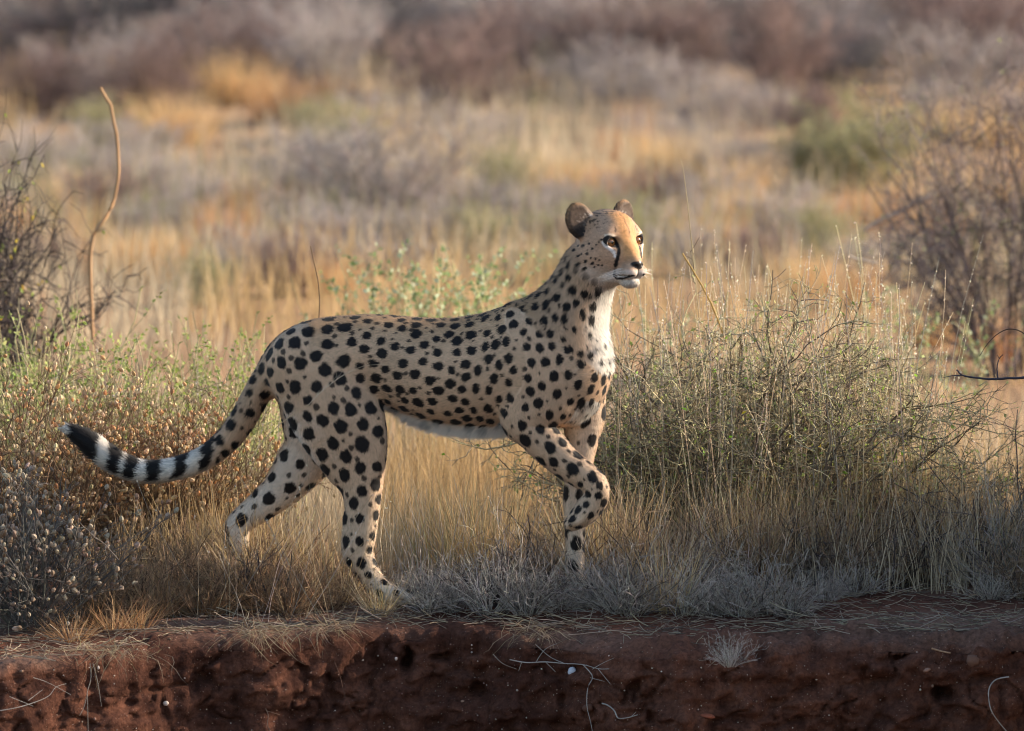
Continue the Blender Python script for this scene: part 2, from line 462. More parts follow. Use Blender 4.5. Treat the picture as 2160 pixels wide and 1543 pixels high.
# tail rings, black end, white tip
tl = is_['tail']; uu = U+6*fbm(CV[:, 0]*60, CV[:, 1]*60, CV[:, 2]*60, oct=2)+(W-980)*.18
ring = np.zeros(len(CV))
for a, b in ((424, 446), (368, 397), (314, 345), (269, 294), (232, 260), (140, 208)):
    ring = np.maximum(ring, sstep(a-4, a+3, uu)*sstep(b+4, b-3, uu))
under = sstep(-.6, -.9, n_[:, 2])*(U > 215)
col = mixc(col, c_white, tl*sstep(480, 400, U)*.85)
ring = ring*(1-.85*under)
spot = np.where(tl & (U < 458), ring, spot)
# ---- face
hf, hs, hz = hl[:, 0], hl[:, 1], hl[:, 2]
mir = H(0, 0, 0)+(HF[None]*hf[:, None]-HS[None]*np.abs(hs)[:, None]+HU[None]*hz[:, None])/M
nl = np.stack([n_@HF, n_@HS, n_@HU], 1)
nm = HF[None]*nl[:, :1]-HS[None]*np.where(hs < 0, -nl[:, 1:2].T, nl[:, 1:2].T).T+HU[None]*nl[:, 2:3]
FU, FV = project(mir)
vis = (nm@(-FW) > -.05) & (hw > .3)
def seg_d(u, v, pts):
    best = np.full(len(u), 1e9); tt = np.zeros(len(u)); k = len(pts)-1
    for i in range(k):
        a, b = np.array(pts[i]), np.array(pts[i+1]); ab = b-a
        t = np.clip(((u-a[0])*ab[0]+(v-a[1])*ab[1])/(ab@ab), 0, 1)
        d = np.hypot(u-a[0]-t*ab[0], v-a[1]-t*ab[1])
        m = d < best; best[m] = d[m]; tt[m] = (i+t[m])/k
    return best, tt
def ell2(c, r, rot=0):
    a = math.radians(rot); x, y = FU-c[0], FV-c[1]
    return np.hypot((x*math.cos(a)+y*math.sin(a))/r[0], (-x*math.sin(a)+y*math.cos(a))/r[1])
face = s2l(182, 146, 118); orange = s2l(204, 148, 92)
fc = np.tile(face, (len(CV), 1))
spk = fbm(CV[:, 0]*230, CV[:, 1]*230, CV[:, 2]*230, oct=2)
fc = mixc(fc, orange, sstep(34, 12, np.abs(hs))*sstep(-60, -20, hf)*sstep(-48, -20, hz)*.9)
fc = mixc(fc, s2l(176, 140, 108), sstep(10, 45, hz)*sstep(-20, -60, hf)*.8)
fc = mixc(fc, c_white, sstep(-38, -72, hz)*sstep(12, -14, hf)*.7)
fc = mixc(fc, s2l(214, 200, 188), sstep(-52, -64, hz)*sstep(-14, 10, hf)*.85)
fc = mixc(fc, s2l(220, 208, 194), sstep(-74, -80, hz))
# pale rim under the eye, running to the tear line
d, t = seg_d(FU, FV, [(1272, 512), (1278, 520), (1288, 526), (1296, 533), (1298, 541)])
fc = mixc(fc, s2l(240, 232, 224), vis*sstep(4.6, 2.0, d)*.75)
d, t = seg_d(FU, FV, [(1277, 497), (1287, 495), (1296, 498)])
fc = mixc(fc, s2l(225, 205, 180), vis*sstep(3.5, 1.5, d)*.7)
dark = s2l(24, 19, 17); fd = np.zeros(len(CV))
d, t = seg_d(FU, FV, [(1295, 505), (1302.5, 517), (1306, 528), (1304, 541), (1301, 552), (1299, 560)])
fd = np.maximum(fd, vis*sstep(1.25, .8, d/np.interp(t, [0, .3, .7, 1], [4.2, 4.0, 3.6, 4.2])))
d, t = seg_d(FU, FV, [(1299, 560), (1298, 569), (1296, 578), (1299, 585)])
fd = np.maximum(fd, vis*sstep(3.6, 1.8, d)*np.interp(t, [0, .35, 1], [.8, .55, 1]))
d, t = seg_d(FU, FV, [(1295, 581), (1302, 588), (1316, 587), (1328, 583), (1338, 580)])
fd = np.maximum(fd, vis*sstep(3.2, 1.4, d))
e = ell2((1285.5, 508.5), (14.0, 11.5), 12); fd = np.maximum(fd, vis*sstep(1.1, .92, e))
d, t = seg_d(FU, FV, [(1268, 506), (1276, 505)]); fd = np.maximum(fd, vis*sstep(3, 1.2, d))
fd = np.maximum(fd, vis*.7*sstep(1.2, .6, ell2((1298.5, 485), (2.4, 7), -5)))
fd = np.maximum(fd, (hw > .3)*.45*sstep(3, 1, np.abs(hs+1.5*np.sin(hz*.2)))*sstep(8, 20, hz)*sstep(60, 45, hz)*(hf > -60))
for cu, cv, r in ((510,850,25),(430,925,26),(410,1045,30),(395,1155,34),(490,990,19),(570,1000,20),(625,1020,18),(515,1075,28),(605,1100,18),(665,1100,16),
                  (545,1130,17),(575,790,20),(460,770,22),(370,800,28),(345,930,18),(305,1080,36),(280,1260,40),(205,1190,34),(440,860,14),(620,740,14),(300,960,20),(240,860,24),(290,800,18)):
    e = ell2((1180+cu/7.35, 410+cv/7.35), (r/7.35*1.05, r/7.35*.88), -35)
    fd = np.maximum(fd, vis*sstep(1.25, .75, e+.25*spk))
# crown speckle
sp2 = vnoise(CV[:, 0]*190, CV[:, 1]*190, CV[:, 2]*190)
fd = np.maximum(fd, (hw > .4)*sstep(.22, .45, sp2)*sstep(20, 36, hz)*sstep(10, -40, hf)*.85)
fd = np.maximum(fd, (hw > .4)*sstep(.45, .7, sp2)*sstep(-20, 5, hz)*sstep(-20, -50, hf)*.4)
for row in range(3):
    for q_ in range(5):
        fd = np.maximum(fd, (hw > .3)*.5*sstep(2.2, .8, np.sqrt((hf-(30-6.5*q_))**2+(hz+57+4.5*row)**2))*(np.abs(hs) > 12))
nosed = ell_sd(hf, hs, hz, *NOSE)
nose_m = sstep(2.4, 1.0, nosed)*sstep(-35, -39, hz)*(hf > 30)
fd = np.maximum(fd, nose_m); fd = np.maximum(fd, sstep(2.2, 1.0, np.abs(hs))*(hz < -55)*(hz > -75)*(hf > 20)*.9)
# ears
for sg in (-1, 1):
    c, nn, ww, ud = EARS[sg]; dd = hl-c; a, b, h = dd@nn, dd@ww, dd@ud
    em = ((ear_sd(hf, hs, hz, sg) < 2.5) & (np.abs(b) < 38) & (h > -38) & (h < 48)).astype(float)*(hw > .2)
    inside = sstep(.25, .7, nl@nn)
    ec = mixc(np.tile(s2l(40, 33, 30), (len(CV), 1)), s2l(104, 84, 70), inside)
    rim = sstep(.72, .95, np.sqrt((b/33)**2+((h+1)/43)**2))
    ec = mixc(ec, s2l(198, 150, 100), rim*inside*sstep(-10, 24, h)*.6)
    ec = mixc(ec, s2l(196, 180, 166), inside*sstep(.1, .6, vnoise(CV[:, 0]*230, CV[:, 1]*230, CV[:, 2]*230))*sstep(16, 6, h)*sstep(-14, -4, h)*sstep(-16, 4, b*sg)*.8)
    ec = mixc(ec, s2l(34, 27, 24), inside*sstep(2, -16, h)*.9)
    ec = ec*(1+.3*vnoise(CV[:, 0]*260, CV[:, 1]*260, CV[:, 2]*260))[:, None]
    em = em*sstep(-34, -26, h)
    fc = mixc(fc, [0, 0, 0], em)+ec*em[:, None]; fd = fd*(1-em)
col = mixc(col, c_flank, np.zeros(len(CV)))
col = col*(1-hw[:, None])+fc*hw[:, None]
st_a = (CV*flow).sum(1); st_b = (CV*bit).sum(1)
streak = vnoise(st_a*45, st_b*230, (CV*n_).sum(1)*40)
tone = 1+.08*fbm(CV[:, 0]*9, CV[:, 1]*9, CV[:, 2]*9, oct=3)+.08*spk+.11*streak+hw*(.10*spk+.12*vnoise(hf*.10, hs*.35, hz*.35))
col = col*tone[:, None]
blk = s2l(27, 22, 21)
mask = np.maximum(spot*(1-hw*.999), fd*(hw > .2))
col = mixc(col, blk, np.clip(mask, 0, 1))
skin_col = col.copy()

def fur_mat(name, hair):
    m, nt, out = node_mat(name); N, L = nt.nodes, nt.links
    at = N.new('ShaderNodeAttribute'); at.attribute_name = 'tint'
    b = N.new('ShaderNodeBsdfPrincipled'); b.inputs['Roughness'].default_value = .62
    b.inputs['Specular IOR Level'].default_value = .22
    b.inputs['Sheen Weight'].default_value = .12; b.inputs['Sheen Roughness'].default_value = .5
    L.new(at.outputs['Color'], b.inputs['Base Color'])
    if hair:
        an = N.new('ShaderNodeAttribute'); an.attribute_name = 'skin_normal'
        L.new(an.outputs['Vector'], b.inputs['Normal'])
        t = N.new('ShaderNodeBsdfTranslucent'); L.new(at.outputs['Color'], t.inputs['Color'])
        mx = N.new('ShaderNodeMixShader'); mx.inputs[0].default_value = .16
        L.new(b.outputs[0], mx.inputs[1]); L.new(t.outputs[0], mx.inputs[2]); L.new(mx.outputs[0], out.inputs[0])
    else:
        w = N.new('ShaderNodeAttribute'); w.attribute_name = 'wet'
        r = N.new('ShaderNodeMapRange'); r.inputs['To Min'].default_value = .62; r.inputs['To Max'].default_value = .28
        L.new(w.outputs['Fac'], r.inputs['Value']); L.new(r.outputs[0], b.inputs['Roughness'])
        L.new(b.outputs[0], out.inputs[0])
    return m
# face grizzle
M_skin, M_fur = fur_mat('coat', False), fur_mat('fur', True)
cheetah = link('cheetah', mesh_np('cheetah', CV, CF, skin_col, extra={'wet': nose_m}), M_skin)
tag(cheetah, 'slender black-spotted tan cheetah walking with one foreleg raised, head turned, ringed tail', 'cheetah')
# ---- fur: one thin tapered blade per hair
flen = np.full(len(CV), 9.0)
flen = np.where(np.isin(part, (3, 4, 5, 6)), 7.5, flen)
belly = is_['torso']*sstep(-.84, -.96, n_[:, 2])*sstep(780, 840, U)
flen += belly*30
flen += np.isin(part, (1, 2))*5+is_['neck']*sstep(.2, .7, -n_[:, 0])*6+np.isin(part, (1, 2))*sstep(.4, .85, frontal)*6
flen += tl*(5+9*sstep(400, 200, U))
flen = flen*(1-hw)+hw*(4.2+6*sstep(-74, -90, hz))
flen += hw*sstep(-40, -80, hf)*sstep(0, -50, hz)*9
for sg in (-1, 1):
    c, nn, ww, ud = EARS[sg]; dd = hl-c
    flen += hw*sstep(6, 0, ear_sd(hf, hs, hz, sg))*4.5*(hz > 18)
flen *= 1-.95*nose_m
flen *= 1-.7*np.clip(vis*sstep(1.3, 1.0, ell2((1285.5, 508.5), (14, 11.5), 12)), 0, 1)
def unit_(v): return v/(np.linalg.norm(v, axis=1, keepdims=True)+1e-9)
NH = 340000
q = CV[CF]; area = np.linalg.norm(np.cross(q[:, 2]-q[:, 0], q[:, 3]-q[:, 1]), axis=1)
cen_n = n_[CF[:, 0]]
wgt = area*np.where(cen_n@(-FW) > -.25, 1.0, .35)
hwf = hw[CF[:, 0]]; wgt = wgt*(1+1.2*hwf)
cum = np.cumsum(wgt); fi = np.searchsorted(cum, RNG.random(NH)*cum[-1])
fi = np.minimum(fi, len(CF)-1)
a, b = RNG.random(NH), RNG.random(NH)
bw = np.stack([(1-a)*(1-b), a*(1-b), a*b, (1-a)*b], 1)
root = (q[fi]*bw[..., None]).sum(1)
vi = CF[fi, bw.argmax(1)]
nn_, fl_ = n_[vi], flow[vi]
L_ = flen[vi]/1000*RNG.uniform(.65, 1.25, NH)
lift = RNG.uniform(.10, .34, NH)+.25*belly[vi]
jit = RNG.normal(0, .22, (NH, 3))
dirv = fl_+nn_*lift[:, None]+jit-nn_*np.minimum((jit*nn_).sum(1), 0)[:, None]+np.array([0, 0, -1.0])*(belly[vi]*.9)[:, None]
dirv /= np.linalg.norm(dirv, axis=1, keepdims=True)
side = np.cross(dirv, -FW[None]+.6*nn_); side /= np.linalg.norm(side, axis=1, keepdims=True)+1e-9
wd = RNG.uniform(.0006, .0012, NH)*np.where(hw[vi] > .5, .75, 1)
root = root-nn_*.0006
HV = np.stack([root-side*wd[:, None], root+side*wd[:, None], root+dirv*L_[:, None]], 1).reshape(-1, 3)
hc = skin_col[vi]*RNG.uniform(.66, 1.22, NH)[:, None]
mix_r = (RNG.random(NH) < .05)*(hw[vi] < .3)*(mask[vi] < .5)
hc = hc*(1-.25*mix_r[:, None])
hc = np.where((belly[vi] > .3)[:, None], hc*.5+c_white*.5*RNG.uniform(.8, 1.05, NH)[:, None], hc)
bl_ = belly[vi][:, None]; nn_ = unit_(nn_+bl_*(np.array([0, -1.3, .9])[None]*1.0))
link('fur', mesh_np('fur', HV, np.arange(NH*3).reshape(-1, 3), np.repeat(hc, 3, 0), extra={'skin_normal': np.repeat(nn_, 3, 0)}), M_fur, cheetah)['kind'] = 'stuff'
# ---- eyes and whiskers
def uv_ball(c, r, gaze, nu=28, nv=20):
    g = gaze/np.linalg.norm(gaze); a1 = np.cross(g, [0, 0, 1.0]); a1 /= np.linalg.norm(a1); a2 = np.cross(a1, g)
    V, F, C = [], [], []
    for i in range(nv+1):
        th = math.pi*i/nv
        for j in range(nu):
            ph = 2*math.pi*j/nu
            V.append(c+r*(g*math.cos(th)+(a1*math.cos(ph)+a2*math.sin(ph))*math.sin(th))*(1.0+.05*math.exp(-(th/.5)**2)))
            td = math.degrees(th)
            if td < 13: k = s2l(6, 5, 5)
            elif td < 47: k = s2l(140, 92, 48)*(.8+.25*math.sin(j*2.4+i))*(1.15 if j > nu/2 else .8)
            elif td < 56: k = s2l(26, 16, 10)
            else: k = s2l(60, 40, 30)
            C.append(k)
    for i in range(nv):
        for j in range(nu):
            F.append((i*nu+j, (i+1)*nu+j, (i+1)*nu+(j+1) % nu, i*nu+(j+1) % nu))
    return np.array(V), np.array(F), np.array(C)
me_, nt, out = node_mat('eye'); at = nt.nodes.new('ShaderNodeAttribute'); at.attribute_name = 'tint'
b = nt.nodes.new('ShaderNodeBsdfPrincipled'); b.inputs['Roughness'].default_value = .05; b.inputs['Coat Weight'].default_value = .6
nt.links.new(at.outputs['Color'], b.inputs['Base Color']); nt.links.new(b.outputs[0], out.inputs[0])
for sg in (-1, 1):
    v_, f_, c_ = uv_ball(H(-10.5, sg*35.5, 0), 13.5/M, HF*.9+HS*(.30 if sg > 0 else -.10)+HU*-.02)
    link('eye', mesh_np('eye', v_, f_, c_), me_, cheetah)
def strips(roots, tips, sag, w, segs=4):
    V, F = [], []
    for r, t, s in zip(roots, tips, sag):
        base = len(V)
        for i in range(segs+1):
            k = i/segs; p = r+(t-r)*k+np.array([0, 0, -s])*4*k*(1-k)*.5+np.array([0, 0, -s])*k*k
            ww_ = w*(1-.8*k); sd = np.array([.3, 0, 1.0])*ww_
            V += [p-sd, p+sd]
        for i in range(segs): F.append((base+2*i, base+2*i+1, base+2*i+3, base+2*i+2))
    return np.array(V), np.array(F)
ro, ti, sg_ = [], [], []
for sg in (-1, 1):
    for k in range(9):
        zz = -54-4.2*(k % 3)*1.2; ff = 24-6*(k//3)
        ro.append(H(ff, sg*27, zz)); ti.append(H(ff-12-8*RNG.random(), sg*(62+22*RNG.random()), zz-4-14*RNG.random())); sg_.append(.008*RNG.random())
v_, f_ = strips(ro, ti, sg_, .0005)
M_white = plant_mat('whisker', .4, .1, 0)
link('whiskers', mesh_np('whiskers', v_, f_, np.tile(s2l(245, 240, 232), (len(v_), 1))), M_white, cheetah)['kind'] = 'stuff'
print('cheetah done', time.time()-T0)
# ================================================================ terrain
LIPV = np.array([(-400,1440),(0,1398),(120,1388),(260,1374),(420,1352),(600,1345),(800,1330),(960,1326),(1100,1332),(1290,1346),(1500,1352),(1700,1343),(2000,1336),(2160,1330),(2600,1320)], float)
G0 = -.032
def gtop(x, y):
    """smooth height of the ground above the bank"""
    x = np.asarray(x, float); y = np.asarray(y, float)
    yy = np.clip(y, -3, 40)
    base = np.where(yy < 0, .04*yy, .06*(1-np.exp(-yy/1.5)))
    return G0+base+.020*vnoise(x*.9+3, y*.9, 1.5)*sstep(.4, 2.5, np.abs(y)+.0*x)+.08*vnoise(x*.12, y*.12, 7)*sstep(4, 14, y)
def lip_y(x):
    u = 1080+np.asarray(x)*740; v = np.interp(u, LIPV[:, 0], LIPV[:, 1])
    y = -(v-1277)/(.158*740)
    return y+.05*vnoise(x*2.3, 0*x+4)+.022*vnoise(x*9, 0*x+8)+.008*vnoise(x*31, 0*x+2)
def gpos(u, y):
    """ground point seen in photo column u at depth y"""
    x = (u-1080)/F_PX*np.hypot(CAM_D+y, CAM_H)
    return np.array([x, y, float(gtop(x, y))])
def y_of_row(v):
    """depth of flat ground seen in photo row v"""
    d = ray(1080, v); return -CAM_D+(CAM_H-.03)/(-d[2]/d[1])
xc = np.arange(-2.0, 2.0001, .0085)
gexp = np.cumsum(.012*1.17**np.arange(56))
xs = np.concatenate([-2.0-gexp[::-1], xc, 2.0+gexp])
fl = -np.array([60, 45, 34, 25, 18, 12, 8, 5, 3, 1.8, 1.0, .6])                 # river bed, offset from lip
zf = np.concatenate([np.linspace(-1.2, -.48, 12), np.linspace(-.46, -.035, 82)])  # face, height below lip
lip_t = np.linspace(0, 1, 12)
top = np.concatenate([np.cumsum(np.full(120, .0105)), 1.26+np.cumsum(.013*1.115**np.arange(88))])
NX = len(xs); ly = lip_y(xs); u_x = 1080+xs*740
Rr = np.interp(u_x, [0, 900, 1150, 1400, 2160], [.035, .035, .05, .11, .13])     # lip rounding
rows = []
for f in fl: rows.append((xs, ly+f, np.full(NX, -1.22)+.05*vnoise(xs*.8, ly+f), np.zeros(NX)))
holes = [(862,1387,.017,.030,.10),(1965,1452,.024,.022,.11),(1330,1440,.014,.03,.07),(1312,1452,.012,.022,.06),(1370,1495,.020,.016,.05),(935,1380,.03,.009,.05),(1015,1440,.03,.018,.05),
         (1215,1400,.03,.014,.04),(640,1400,.03,.016,.03),(1590,1372,.02,.015,.05),(1700,1360,.03,.01,.03),(1880,1370,.03,.008,.04),(700,1430,.010,.05,.03),(790,1440,.011,.05,.03),(1560,1500,.05,.02,.04),
         (430,1420,.02,.03,.03),(300,1440,.03,.02,.025),(1110,1480,.02,.03,.03),(1760,1470,.014,.05,.03),(510,1470,.012,.04,.03)]
face_rows = []
for z in zf:
    zl = gtop(xs, ly)+z-.0
    slope = np.interp(z, [-1.2, -.46, -.2, -.035], [-.42, -.11, -.045, -.0])-Rr*np.interp(z, [-.3, -.035], [1.2, 1.0])
    y = ly+slope
    clod = .022*fbm(xs*9, zl*13+ly, 3.1, 4)+.034*np.abs(fbm(xs*5, zl*4, 9.0, 3))+.012*fbm(xs*36, zl*36, 2.0, 3)+.020*np.maximum(0, .22-np.abs(fbm(xs*7+3, zl*5, 21.0, 3)))/.22
    rg = 1-np.abs(fbm(xs*11+.6*vnoise(xs*20, zl*20), zl*9, 41.0, 3)); clod = clod*np.interp(u_x, [300, 1300], [.62, 1])+.022*sstep(.76, .98, rg)          # cracks
    ck = fbm(xs*6, zl*8+5, 55.0, 3); clod = clod-.014*sstep(.15, .36, ck)-.008*sstep(.05, .20, fbm(xs*15, zl*17, 61.0, 3))+.012*sstep(.35, .5, fbm(xs*13, zl*26, 71.0, 2))  # slabs and clods standing proud, undercuts
    clod = clod+.018*np.abs(vnoise(xs*14, zl*2.5, 12))+.010*vnoise(xs*2.2, zl*24+vnoise(xs*3, zl*3)*.8, 4)
    y = y+clod*np.interp(z, [-.08, -.035], [1, .6])
    up = 1080+xs*740; vp = np.interp(0, [0], [0])+771.5-((zl-LOOK_Z)*math.cos(_ang)+(y)*math.sin(_ang))*740
    dark = np.zeros(NX)
    for hu, hv, ra, rb, dp in holes:
        e = np.exp(-((((up-hu)/740+.010*vnoise(xs*40, zl*40, hu))/ra)**2+(((vp-hv)/740+.008*vnoise(xs*50, zl*50, hv))/rb)**2)**1.6)
        y = y+dp*e; dark = np.maximum(dark, e)
    rows.append((xs, y, zl, dark*0))
y0, z0 = rows[-1][1], rows[-1][2]
for t in lip_t[1:]:
    a = t*math.pi/2
    y1 = ly+Rr*.9
    y = y0+(y1-y0)*(1-np.cos(a)); zt = gtop(xs, y1)
    lm_ = np.interp(u_x, [900, 1400], [1, 2.0])
    z = z0+(zt-z0)*np.sin(a)+lm_*(.012*fbm(xs*11, y*14, 5, 3)+.006*fbm(xs*45, y*45, 1, 2))-.02*lm_*np.maximum(0, .25-np.abs(fbm(xs*5+7, y*7, 31.0, 3)))*math.sin(2*a)
    rows.append((xs, y, z, np.full(NX, t)))
yl, zl_ = rows[-1][1], rows[-1][2]
for tt in top:
    y = yl+tt
    z = gtop(xs, y)+(zl_-gtop(xs, yl))*math.exp(-tt/.08)+(.010*fbm(xs*6, y*6, 2, 3)+.004*fbm(xs*38, y*38, 6, 2))*(1-math.exp(-tt/.1))
    rows.append((xs, y, z, np.full(NX, 1.0)))
TV = np.stack([np.stack(r[:3], 1) for r in rows]).reshape(-1, 3)
NR = len(rows)
ii = np.arange(NR*NX).reshape(NR, NX)
TF = np.stack([ii[:-1, :-1], ii[:-1, 1:], ii[1:, 1:], ii[1:, :-1]], -1).reshape(-1, 4)
topk = np.stack([r[3] for r in rows]).ravel()
red, red2, pale, straw = s2l(104, 67, 52), s2l(74, 46, 36), s2l(134, 104, 88), s2l(172, 138, 104)
nz = .6*fbm(TV[:, 0]*3, TV[:, 1]*3, TV[:, 2]*3, 4)+.45*fbm(TV[:, 0]*17, TV[:, 1]*17, TV[:, 2]*22, 4)
tc = red+(red2-red)*sstep(-.5, .6, nz)[:, None]
tc = mixc(tc, pale, topk*sstep(-.6, .6, fbm(TV[:, 0]*2+5, TV[:, 1]*3, 0*nz, 3))*.75)
tc = mixc(tc, straw, topk*sstep(.2, 1.6, TV[:, 1]+.5*nz)*.8)
mg, nt, out = node_mat('red_earth'); N, L = nt.nodes, nt.links
at = N.new('ShaderNodeAttribute'); at.attribute_name = 'tint'
tco = N.new('ShaderNodeTexCoord')
n1 = N.new('ShaderNodeTexNoise'); n1.inputs['Scale'].default_value = 70; n1.inputs['Detail'].default_value = 6; n1.inputs['Roughness'].default_value = .7
L.new(tco.outputs['Object'], n1.inputs['Vector'])
v1 = N.new('ShaderNodeTexVoronoi'); v1.inputs['Scale'].default_value = 130; L.new(tco.outputs['Object'], v1.inputs['Vector'])
rp = N.new('ShaderNodeMapRange'); rp.inputs['From Min'].default_value = .16; rp.inputs['From Max'].default_value = .10
L.new(v1.outputs['Distance'], rp.inputs['Value'])
vc = N.new('ShaderNodeMath'); vc.operation = 'GREATER_THAN'; vc.inputs[1].default_value = .78
sx = N.new('ShaderNodeSeparateColor'); L.new(v1.outputs['Color'], sx.inputs[0]); L.new(sx.outputs[0], vc.inputs[0])
gm = N.new('ShaderNodeMath'); gm.operation = 'MULTIPLY'; L.new(rp.outputs[0], gm.inputs[0]); L.new(vc.outputs[0], gm.inputs[1])
mv = N.new('ShaderNodeMapRange'); mv.inputs['From Min'].default_value = .3; mv.inputs['From Max'].default_value = .7; mv.inputs['To Min'].default_value = .5; mv.inputs['To Max'].default_value = 1.5
L.new(n1.outputs['Fac'], mv.inputs['Value'])
hs_ = N.new('ShaderNodeHueSaturation'); L.new(at.outputs['Color'], hs_.inputs['Color']); L.new(mv.outputs[0], hs_.inputs['Value'])
mx = N.new('ShaderNodeMix'); mx.data_type = 'RGBA'
L.new(gm.outputs[0], mx.inputs['Factor']); L.new(hs_.outputs[0], mx.inputs['A']); mx.inputs['B'].default_value = (.36, .27, .22, 1)
b = N.new('ShaderNodeBsdfPrincipled'); b.inputs['Roughness'].default_value = .95; b.inputs['Specular IOR Level'].default_value = .1
L.new(mx.outputs['Result'], b.inputs['Base Color'])
bp = N.new('ShaderNodeBump'); bp.inputs['Strength'].default_value = 1.0; bp.inputs['Distance'].default_value = .012
L.new(n1.outputs['Fac'], bp.inputs['Height']); L.new(bp.outputs[0], b.inputs['Normal']); L.new(b.outputs[0], out.inputs[0])
tag(link('ground', mesh_np('ground', TV, TF, tc), mg), kind='structure')
print('ground', len(TF), time.time()-T0)
# ================================================================ plants: generators
def unit(v): return v/(np.linalg.norm(v, axis=-1, keepdims=True)+1e-12)
def grow(org, dr, length, n, wob=.15, grav=0.0, rng=RNG):
    """(N,3) origins/directions -> (N,n,3) wandering polylines"""
    N_ = len(org); pts = np.empty((N_, n, 3)); pts[:, 0] = org; d = unit(dr.copy())
    st = (length/(n-1))[:, None]
    for k in range(1, n):
        d = unit(d+rng.normal(0, wob, (N_, 3))+np.array([0, 0, grav])); pts[:, k] = pts[:, k-1]+d*st
    return pts
def spawn(par, per, t0, t1, spread, rng=RNG):
    """children origins and directions along parent polylines"""
    N_, n, _ = par.shape
    i = np.repeat(np.arange(N_), per); t = rng.uniform(t0, t1, len(i))*(n-1)
    k = np.minimum(t.astype(int), n-2); fr = (t-k)[:, None]
    o = par[i, k]*(1-fr)+par[i, k+1]*fr
    d = unit(unit(par[i, k+1]-par[i, k])+rng.normal(0, spread, (len(i), 3)))
    return o, d, i
def tubes(poly, rad, sides=3):
    """(N,n,3),(N,n) -> prisms"""
    N_, n, _ = poly.shape
    t = unit(np.gradient(poly, axis=1))
    ref = np.where(np.abs(t[..., 2:3]) > .9, np.array([1.0, 0, 0]), np.array([0, 0, 1.0]))
    a = unit(np.cross(t, ref)); b = np.cross(t, a)
    ang = np.arange(sides)*2*math.pi/sides
    V = poly[:, :, None, :]+rad[:, :, None, None]*(a[:, :, None, :]*np.cos(ang)[None, None, :, None]+b[:, :, None, :]*np.sin(ang)[None, None, :, None])
    V = V.reshape(-1, 3)
    base = (np.arange(N_)[:, None, None]*n+np.arange(n-1)[None, :, None])*sides
    j = np.arange(sides)[None, None, :]; j2 = (j+1) % sides
    F = np.stack(np.broadcast_arrays(base+j, base+j2, base+sides+j2, base+sides+j), -1).reshape(-1, 4)
    return V, F
def ribbons(poly, w, rng=RNG):
    """(N,n,3) centre lines, w (N,) width -> tapering blades"""
    N_, n, _ = poly.shape
    a = rng.uniform(0, 2*math.pi, N_); sd = np.stack([np.cos(a), np.sin(a), 0*a], 1)
    sd = unit(sd*np.array([1, .6, 1]))
    tap = (1-np.linspace(0, 1, n)**1.6*.9)[None, :]*w[:, None]*.5
    V = np.stack([poly-sd[:, None]*tap[..., None], poly+sd[:, None]*tap[..., None]], 2).reshape(-1, 3)
    base = np.arange(N_)[:, None]*n*2+np.arange(n-1)[None]*2
    F = np.stack([base, base+1, base+3, base+2], -1).reshape(-1, 4)
    return V, F
def leafs(pos, dr, ln, wd, rng=RNG):
    N_ = len(pos); d = unit(dr); sd = unit(np.cross(d, unit(rng.normal(0, 1, (N_, 3))))); up = np.cross(sd, d)
    l, w = ln[:, None], wd[:, None]*.5
    V = np.stack([pos, pos+d*l*.5+sd*w+up*w*.3, pos+d*l-up*l*.1, pos+d*l*.5-sd*w+up*w*.3], 1).reshape(-1, 3)
    b = np.arange(N_)[:, None]*4
    return V, b+np.array([[0, 1, 2, 3]])
def pods(pos, dr, ln, wd, rng=RNG):
    """papery seed capsules: stretched, faceted, open-mouthed"""
    N_ = len(pos); d = unit(dr); a = unit(np.cross(d, unit(rng.normal(0, 1, (N_, 3))))); b = np.cross(d, a)
    l, w = ln[:, None], wd[:, None]*.5
    ring = []
    for h, k in ((0, .15), (.35, 1.0), (.75, .85), (1.0, .25)):
        for q in range(5):
            an = q*2*math.pi/5; ring.append(pos+d*l*h+(a*math.cos(an)+b*math.sin(an))*w*k)
    V = np.stack(ring, 1).reshape(-1, 3)
    F = []
    for r in range(3):
        for q in range(5): F.append((r*5+q, r*5+(q+1) % 5, (r+1)*5+(q+1) % 5, (r+1)*5+q))
    F = np.array(F)
    return V, (np.arange(N_)[:, None, None]*20+F[None]).reshape(-1, 4)
def merge(parts):
    V, F, C, o = [], [], [], 0
    for v, f, c in parts:
        V.append(v); F.append(f+o); C.append(c); o += len(v)
    return np.concatenate(V), np.concatenate(F), np.concatenate(C)
def ecol(nelem, per, base, var=.18, alt=None, pa=.3, rng=RNG):
    """per-element colour repeated over its vertices"""
    c = np.tile(np.asarray(base, float), (nelem, 1))
    if alt is not None:
        m = rng.random(nelem) < pa; c[m] = alt
    c = c*rng.uniform(1-var, 1+var, nelem)[:, None]*(1+rng.normal(0, .04, (nelem, 3)))
    return np.repeat(np.clip(c, 0, 1), per, 0)
M_grass = plant_mat('dry_grass', .7, .35, .12); M_twig = plant_mat('twig_bark', .85, 0, .15)
M_leaf = plant_mat('leaf', .55, .40, .12); M_pod = plant_mat('seed_capsule', .7, .30, .08)
M_stone = plant_mat('stone', .9, 0, .1)
gold, pstraw, greyst, olive = s2l(204, 172, 124), s2l(212, 192, 160), s2l(180, 168, 156), s2l(146, 142, 102)
green, green2, yellow, sage = s2l(112, 138, 66), s2l(136, 158, 88), s2l(214, 190, 60), s2l(150, 160, 128)
bark, barkd, barkg, twigp = s2l(118, 100, 86), s2l(70, 60, 56), s2l(160, 150, 140), s2l(134, 116, 110)

